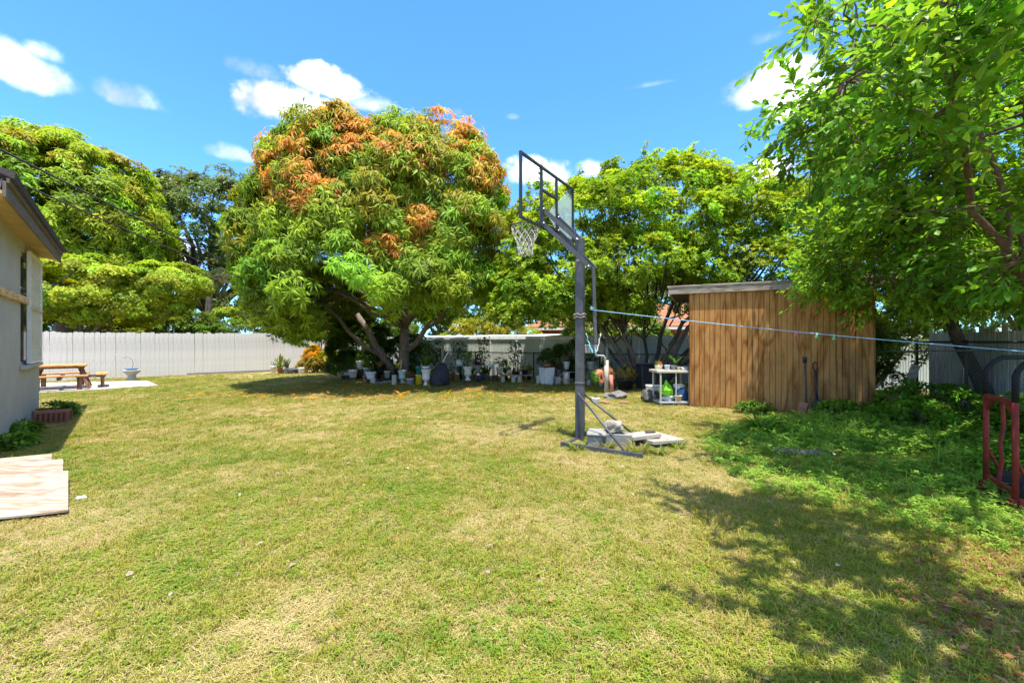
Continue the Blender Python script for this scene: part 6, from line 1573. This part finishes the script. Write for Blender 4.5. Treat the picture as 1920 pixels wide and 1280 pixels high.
# vines, climbers and shrubs against the back fence
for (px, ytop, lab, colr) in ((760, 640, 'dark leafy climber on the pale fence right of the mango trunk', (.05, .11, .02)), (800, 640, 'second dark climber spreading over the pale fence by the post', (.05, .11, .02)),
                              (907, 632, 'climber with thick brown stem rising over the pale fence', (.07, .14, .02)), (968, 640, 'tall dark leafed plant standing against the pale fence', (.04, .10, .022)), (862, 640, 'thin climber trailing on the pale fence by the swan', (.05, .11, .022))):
    q = P(px, 700, 16.0); hgt = P(px, ytop, 16.0).z; t = thing('climbing_plant', lab, 'plant', (q.x, q.y, 0))
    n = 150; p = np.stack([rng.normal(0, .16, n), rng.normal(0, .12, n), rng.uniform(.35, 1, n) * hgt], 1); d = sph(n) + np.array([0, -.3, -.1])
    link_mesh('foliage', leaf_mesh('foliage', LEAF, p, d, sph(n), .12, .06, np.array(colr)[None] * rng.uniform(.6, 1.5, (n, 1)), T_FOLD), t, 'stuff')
    rr = random.Random(px); b = MB()
    for _ in range(4): b.tube(wiggle((rr.uniform(-.08, .08), 0, 0), (rr.uniform(-.25, .25), rr.uniform(-.1, .1), hgt), 5, .05, rr), .012, 5)
    b.build('stems', BARK, t)
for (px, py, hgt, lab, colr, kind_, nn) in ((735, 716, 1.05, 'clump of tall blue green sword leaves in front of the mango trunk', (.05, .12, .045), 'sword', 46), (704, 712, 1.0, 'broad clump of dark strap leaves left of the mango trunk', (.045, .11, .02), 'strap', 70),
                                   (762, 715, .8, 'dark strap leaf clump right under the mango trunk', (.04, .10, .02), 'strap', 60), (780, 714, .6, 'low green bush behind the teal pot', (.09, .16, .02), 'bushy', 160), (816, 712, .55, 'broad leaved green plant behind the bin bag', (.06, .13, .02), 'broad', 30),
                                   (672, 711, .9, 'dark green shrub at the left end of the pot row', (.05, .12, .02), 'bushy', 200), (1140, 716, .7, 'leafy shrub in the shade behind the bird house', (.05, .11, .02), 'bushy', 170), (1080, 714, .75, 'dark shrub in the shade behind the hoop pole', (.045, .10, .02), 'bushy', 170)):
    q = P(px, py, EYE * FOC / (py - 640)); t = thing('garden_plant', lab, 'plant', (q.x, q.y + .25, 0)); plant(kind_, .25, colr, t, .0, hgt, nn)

# a second, shaded line of dark pots behind the others
BEHIND = [(667, 'lower white pot'), (702, 'oval ribbed planter'), (719, 'wrought iron stand'), (733, 'pale upright concrete tube'), (748, 'green pedestal urn'), (760, 'lavender pot'), (776, 'yellow bucket'),
          (812, 'large cream urn'), (850, 'bin bag'), (866, 'swan planter'), (884, 'dumb cane urn'), (905, 'round black jar'), (947, 'tan bundle'), (960, 'middle of the plank bench'), (980, 'blue black bench pot'), (992, 'tiny grey pot'),
          (1034, 'tall square planter'), (1054, 'grey pot with reddish leaves'), (1074, 'ribbed white pot'), (1092, 'hoop pole')]
for i, (px, nb) in enumerate(BEHIND):
    w_ = rng.uniform(9, 13); y1_ = 712.5 + rng.uniform(-1, 1)
    mi, cw, pw = ((M_POT_BLK, 'black', 'bushy'), (M_POT_GRY, 'grey', 'strap'), (M_POT_TER, 'terracotta', 'broad'))[i % 3]
    pot(px, y1_ - rng.uniform(11, 15), y1_, w_, mi, 'small %s pot of %s leaves in the shade behind the %s' % (cw, pw if pw != 'bushy' else 'dense', nb), 'plain', pw,
        [GREEN, DARKG, (.10, .18, .03), (.13, .16, .03)][i % 4], rng.uniform(1.7, 2.8), group='shaded pots at the back of the pot row')
# ---------------------------------------------------------------- weeds, tufts, leaf litter
M_WEED = grass_material('weed_leaf', (.20, .40, .04), (.25, .42, .045), (.31, .45, .055), trans=.48)
TPL_WEED = [fixed('weed_sprig%d' % i, M_WEED, leaflets(9 + 3 * i, .022, .042 + .006 * i, .10 + .03 * i, .085, 3, .55)) for i in range(3)]
TPL_LONG = [fixed('long_grass%d' % i, M_WEED, blades(14, .10, .26, .008, .07, .9)) for i in range(2)]
x = rng.uniform(1.5, 9.6, 16000); y = rng.uniform(1.9, 9.5, 16000)
jx, jy = (vnoise(x, y, 1.1, 5) - .5) * .9, (vnoise(x, y, 1.1, 6) - .5) * .9
k_ = inside(WEED_AREA, x + jx, y + jy) & ~((x - 3.96) * .408 + (y - 9.4) * .913 > 0) & ~((x > 1.72) & (x < 2.4) & (y > 5.66) & (y < 6.2)); x, y = x[k_], y[k_]
dens = vnoise(x, y, .8, 7); k_ = rng.random(len(x)) < .35 + .65 * dens; x, y = x[k_], y[k_]
deep = np.clip((x - 2.4) / 4.5, 0, 1) * np.clip((y - 3.0) / 2.5, .15, 1)
kd = np.where(rng.random(len(x)) < .16, 3 + rng.integers(0, 2, len(x)), rng.integers(0, 3, len(x)))
scatter('undergrowth', np.stack([x, y, np.zeros(len(x))], 1), kd, (.55 + 1.15 * deep) * rng.uniform(.7, 1.3, len(x)), TPL_WEED + TPL_LONG, 'bright green ground weeds spreading from the right fence into the lawn', .2)
for (x0, y0, r, hgt, lab, colr) in ((7.0, 7.4, .6, .68, 'tall leafy weed clump against the right end of the shed', (.14, .28, .022)), (7.3, 6.6, .65, .6, 'bright weed clump in front of the chain link fence', (.15, .29, .022)), (5.98, 7.72, .34, .30, 'leafy weed at the foot of the black shovel', (.14, .27, .022)),
                                    (4.85, 8.45, .30, .16, 'low weed tuft below the middle of the shed wall', (.09, .18, .02)), (6.3, 6.6, .65, .46, 'broad weed clump between shed and hand truck', (.14, .28, .022)), (6.4, 5.4, .6, .38, 'weed clump behind the hand truck', (.11, .24, .02)),
                                    (7.0, 5.9, .6, .6, 'dark weed clump along the chain link near the hand truck', (.11, .23, .02)), (5.3, 4.3, .45, .28, 'weeds round the wheels of the hand truck', (.13, .27, .022)), (8.0, 7.7, .6, .6, 'tall weed clump under the leaning plank', (.13, .26, .02)),
                                    (-6.75, 5.72, .24, .10, 'leafy weeds at the foot of the house wall', (.13, .26, .022)), (-7.62, 6.55, .22, .13, 'weed clump beside the brown vent tile', (.13, .26, .022)), (-8.75, 8.1, .32, .22, 'weeds growing past the far corner of the house', (.10, .20, .02))):
    bush('weed_clump', lab, (x0, y0, hgt * .45), (r, r * .8, hgt * .62), max(14, int(60 * r)), .11, 9, 5, .085, .036, colr, .9, .4, .1, cat='weeds', zmin=.02)
t_ = thing('grass_tuft', 'tall tuft of long green grass near the weeds before the shed', 'grass tuft', (3.9, 6.55, 0)); plant('strap', .12, (.10, .22, .02), t_, 0, .42, 60)
t_ = thing('grass_tuft', 'pale long grass growing out of the hoop base', 'grass tuft', (1.62, 5.45, 0)); plant('strap', .2, (.22, .25, .06), t_, 0, .24, 36)
t_ = thing('grass_tuft', 'drooping grass tuft beside the concrete block at the pole', 'grass tuft', (1.25, 5.62, 0)); plant('strap', .18, (.20, .22, .06), t_, 0, .2, 30)
def litter(name, label, n, xr, yr, poly, cols, L, W, zfun=lambda n: rng.uniform(.012, .045, n), rad=None):
    x, y = rng.uniform(*xr, n), rng.uniform(*yr, n); k = inside(np.array(poly), x, y); x, y = x[k], y[k]
    if rad is not None: k = rng.random(len(x)) < rad(x, y); x, y = x[k], y[k]
    n = len(x); a_ = rng.uniform(0, 6.28, n); p = np.stack([x, y, zfun(n)], 1); d = np.stack([np.cos(a_), np.sin(a_), rng.normal(0, .25, n)], 1); side = np.stack([-np.sin(a_), np.cos(a_), rng.normal(0, .35, n)], 1)
    c = np.array(cols)[rng.integers(0, len(cols), n)] * rng.uniform(.7, 1.2, (n, 1))
    o = link_mesh(name, leaf_mesh(name, LEAF, p, d, side, L * rng.uniform(.6, 1.2, n), W * rng.uniform(.7, 1.2, n), c, T_FOLD), None, 'stuff'); o['label'] = label
litter('fallen_leaves', 'yellow mango leaves lying in the shade under the big tree', 1500, (-9, 3), (10.2, 14.6), [(-8.5, 11), (-4, 10.2), (1.5, 10.8), (3, 13), (2, 14.2), (-6, 14.5)], [(.55, .30, .02), (.50, .22, .03), (.40, .24, .06), (.25, .15, .06)], .2, .055)
litter('fallen_leaves', 'reddish dry leaf litter at the lower right under the near tree', 7000, (1.6, 5.5), (1.5, 4.0), [(1.7, 1.4), (2.1, 2.4), (2.9, 3.1), (4.5, 2.9), (5.5, 2.0), (4, 1.3)], [(.30, .12, .05), (.24, .10, .05), (.36, .2, .1), (.2, .1, .06)], .05, .022, rad=lambda x, y: vnoise(x, y, 2.2, 9) ** 2 * 1.3 + .02)
litter('fallen_leaves', 'scattered dry leaves and grey scraps on the open lawn', 160, (-5, 4), (1.6, 9), [(-5, 6), (-1.5, 1.5), (1.6, 1.5), (4, 6), (3, 9), (-5, 9)], [(.40, .34, .26), (.34, .22, .1), (.5, .46, .4)], .06, .03)
o = lump('crumpled white paper scrap on the grass by the plywood', G(153, 938), .035, 61, (1.3, .8, .6), M_BAGW, 'paper', 'paper_scrap')
b = MB(); b.rock((0, 0, 0), .07, 19, 2, (1.5, .8, .5)); o = b.build('stone', M_STONE); o.location = G(1550, 858) + Vector((0, 0, .05)); tag(o, 'stone showing among the weeds in front of the shed', 'stone')
t_ = thing('log_edging', 'half buried brown log edging in the weeds before the shed', 'log', G(1500, 857), -.25)
b = MB(); b.tube([(-.3, 0, .05), (.35, .03, .06)], [.05, .045], 8); b.build('log', BARK, t_)

for i, (x_, y_, lab) in enumerate(((.86, 5.62, 'thin grass tuft at the left end of the hoop base bar'), (2.25, 5.72, 'grass tuft growing at the right edge of the cream slab'), (1.9, 5.42, 'leafy grass tuft in front of the cream slab'), (1.02, 6.38, 'grass tuft behind the foot of the hoop pole'))):
    t_ = thing('grass_tuft', lab, 'grass tuft', (x_, y_, 0)); plant('strap', .16, (.16, .25, .04), t_, 0, .17, 34)
# ---------------------------------------------------------------- overhead cables
M_CABLE = paint('black_cable', (.05, .045, .04), .7, 0, .3, 10, None, 0, 0)
def cable(label, a, b_, r, sag, n=24):
    q = MB(); a, b_ = Vector(a), Vector(b_)
    q.tube([a.lerp(b_, i / n) - Vector((0, 0, sag * 4 * (i / n) * (1 - i / n))) for i in range(n + 1)], r, 5)
    return tag(q.build('cable', M_CABLE), label, 'cable')
cable('thick twisted service cable running from above the house towards the mango', P(-60, 250, 7.2), P(612, 575, 20.0), .021, .10)
cable('thin cable tied to the house eave and running to the timber post', P(12, 333, 4.9), P(612, 578, 20.05), .011, .12)
cable('thin pale wire slanting up to the right in front of the dark ficus', P(230, 505, 27.0), P(640, 440, 28.5), .018, .1)
cable('level thin wire crossing behind the palm trunk', P(240, 541, 26.5), P(640, 530, 27.0), .02, .1)
cable('lowest thin wire above the white fence in front of dark trees', P(250, 600, 26.0), P(640, 598, 26.0), .02, .05)
cable('thin wire slanting past the palm crown to the mango', P(330, 560, 26.8), P(640, 452, 27.5), .014, .1)
b = MB(); q = P(12, 333, 4.9); b.tube([q, q + Vector((-.02, -.03, -.03)), q + Vector((-.035, -.03, -.12)), q + Vector((-.05, -.03, -.17))], .007, 5); tag(b.build('cable_loop', M_BAGW), 'pale cord knot where the thin cable ties to the eave', 'cord')
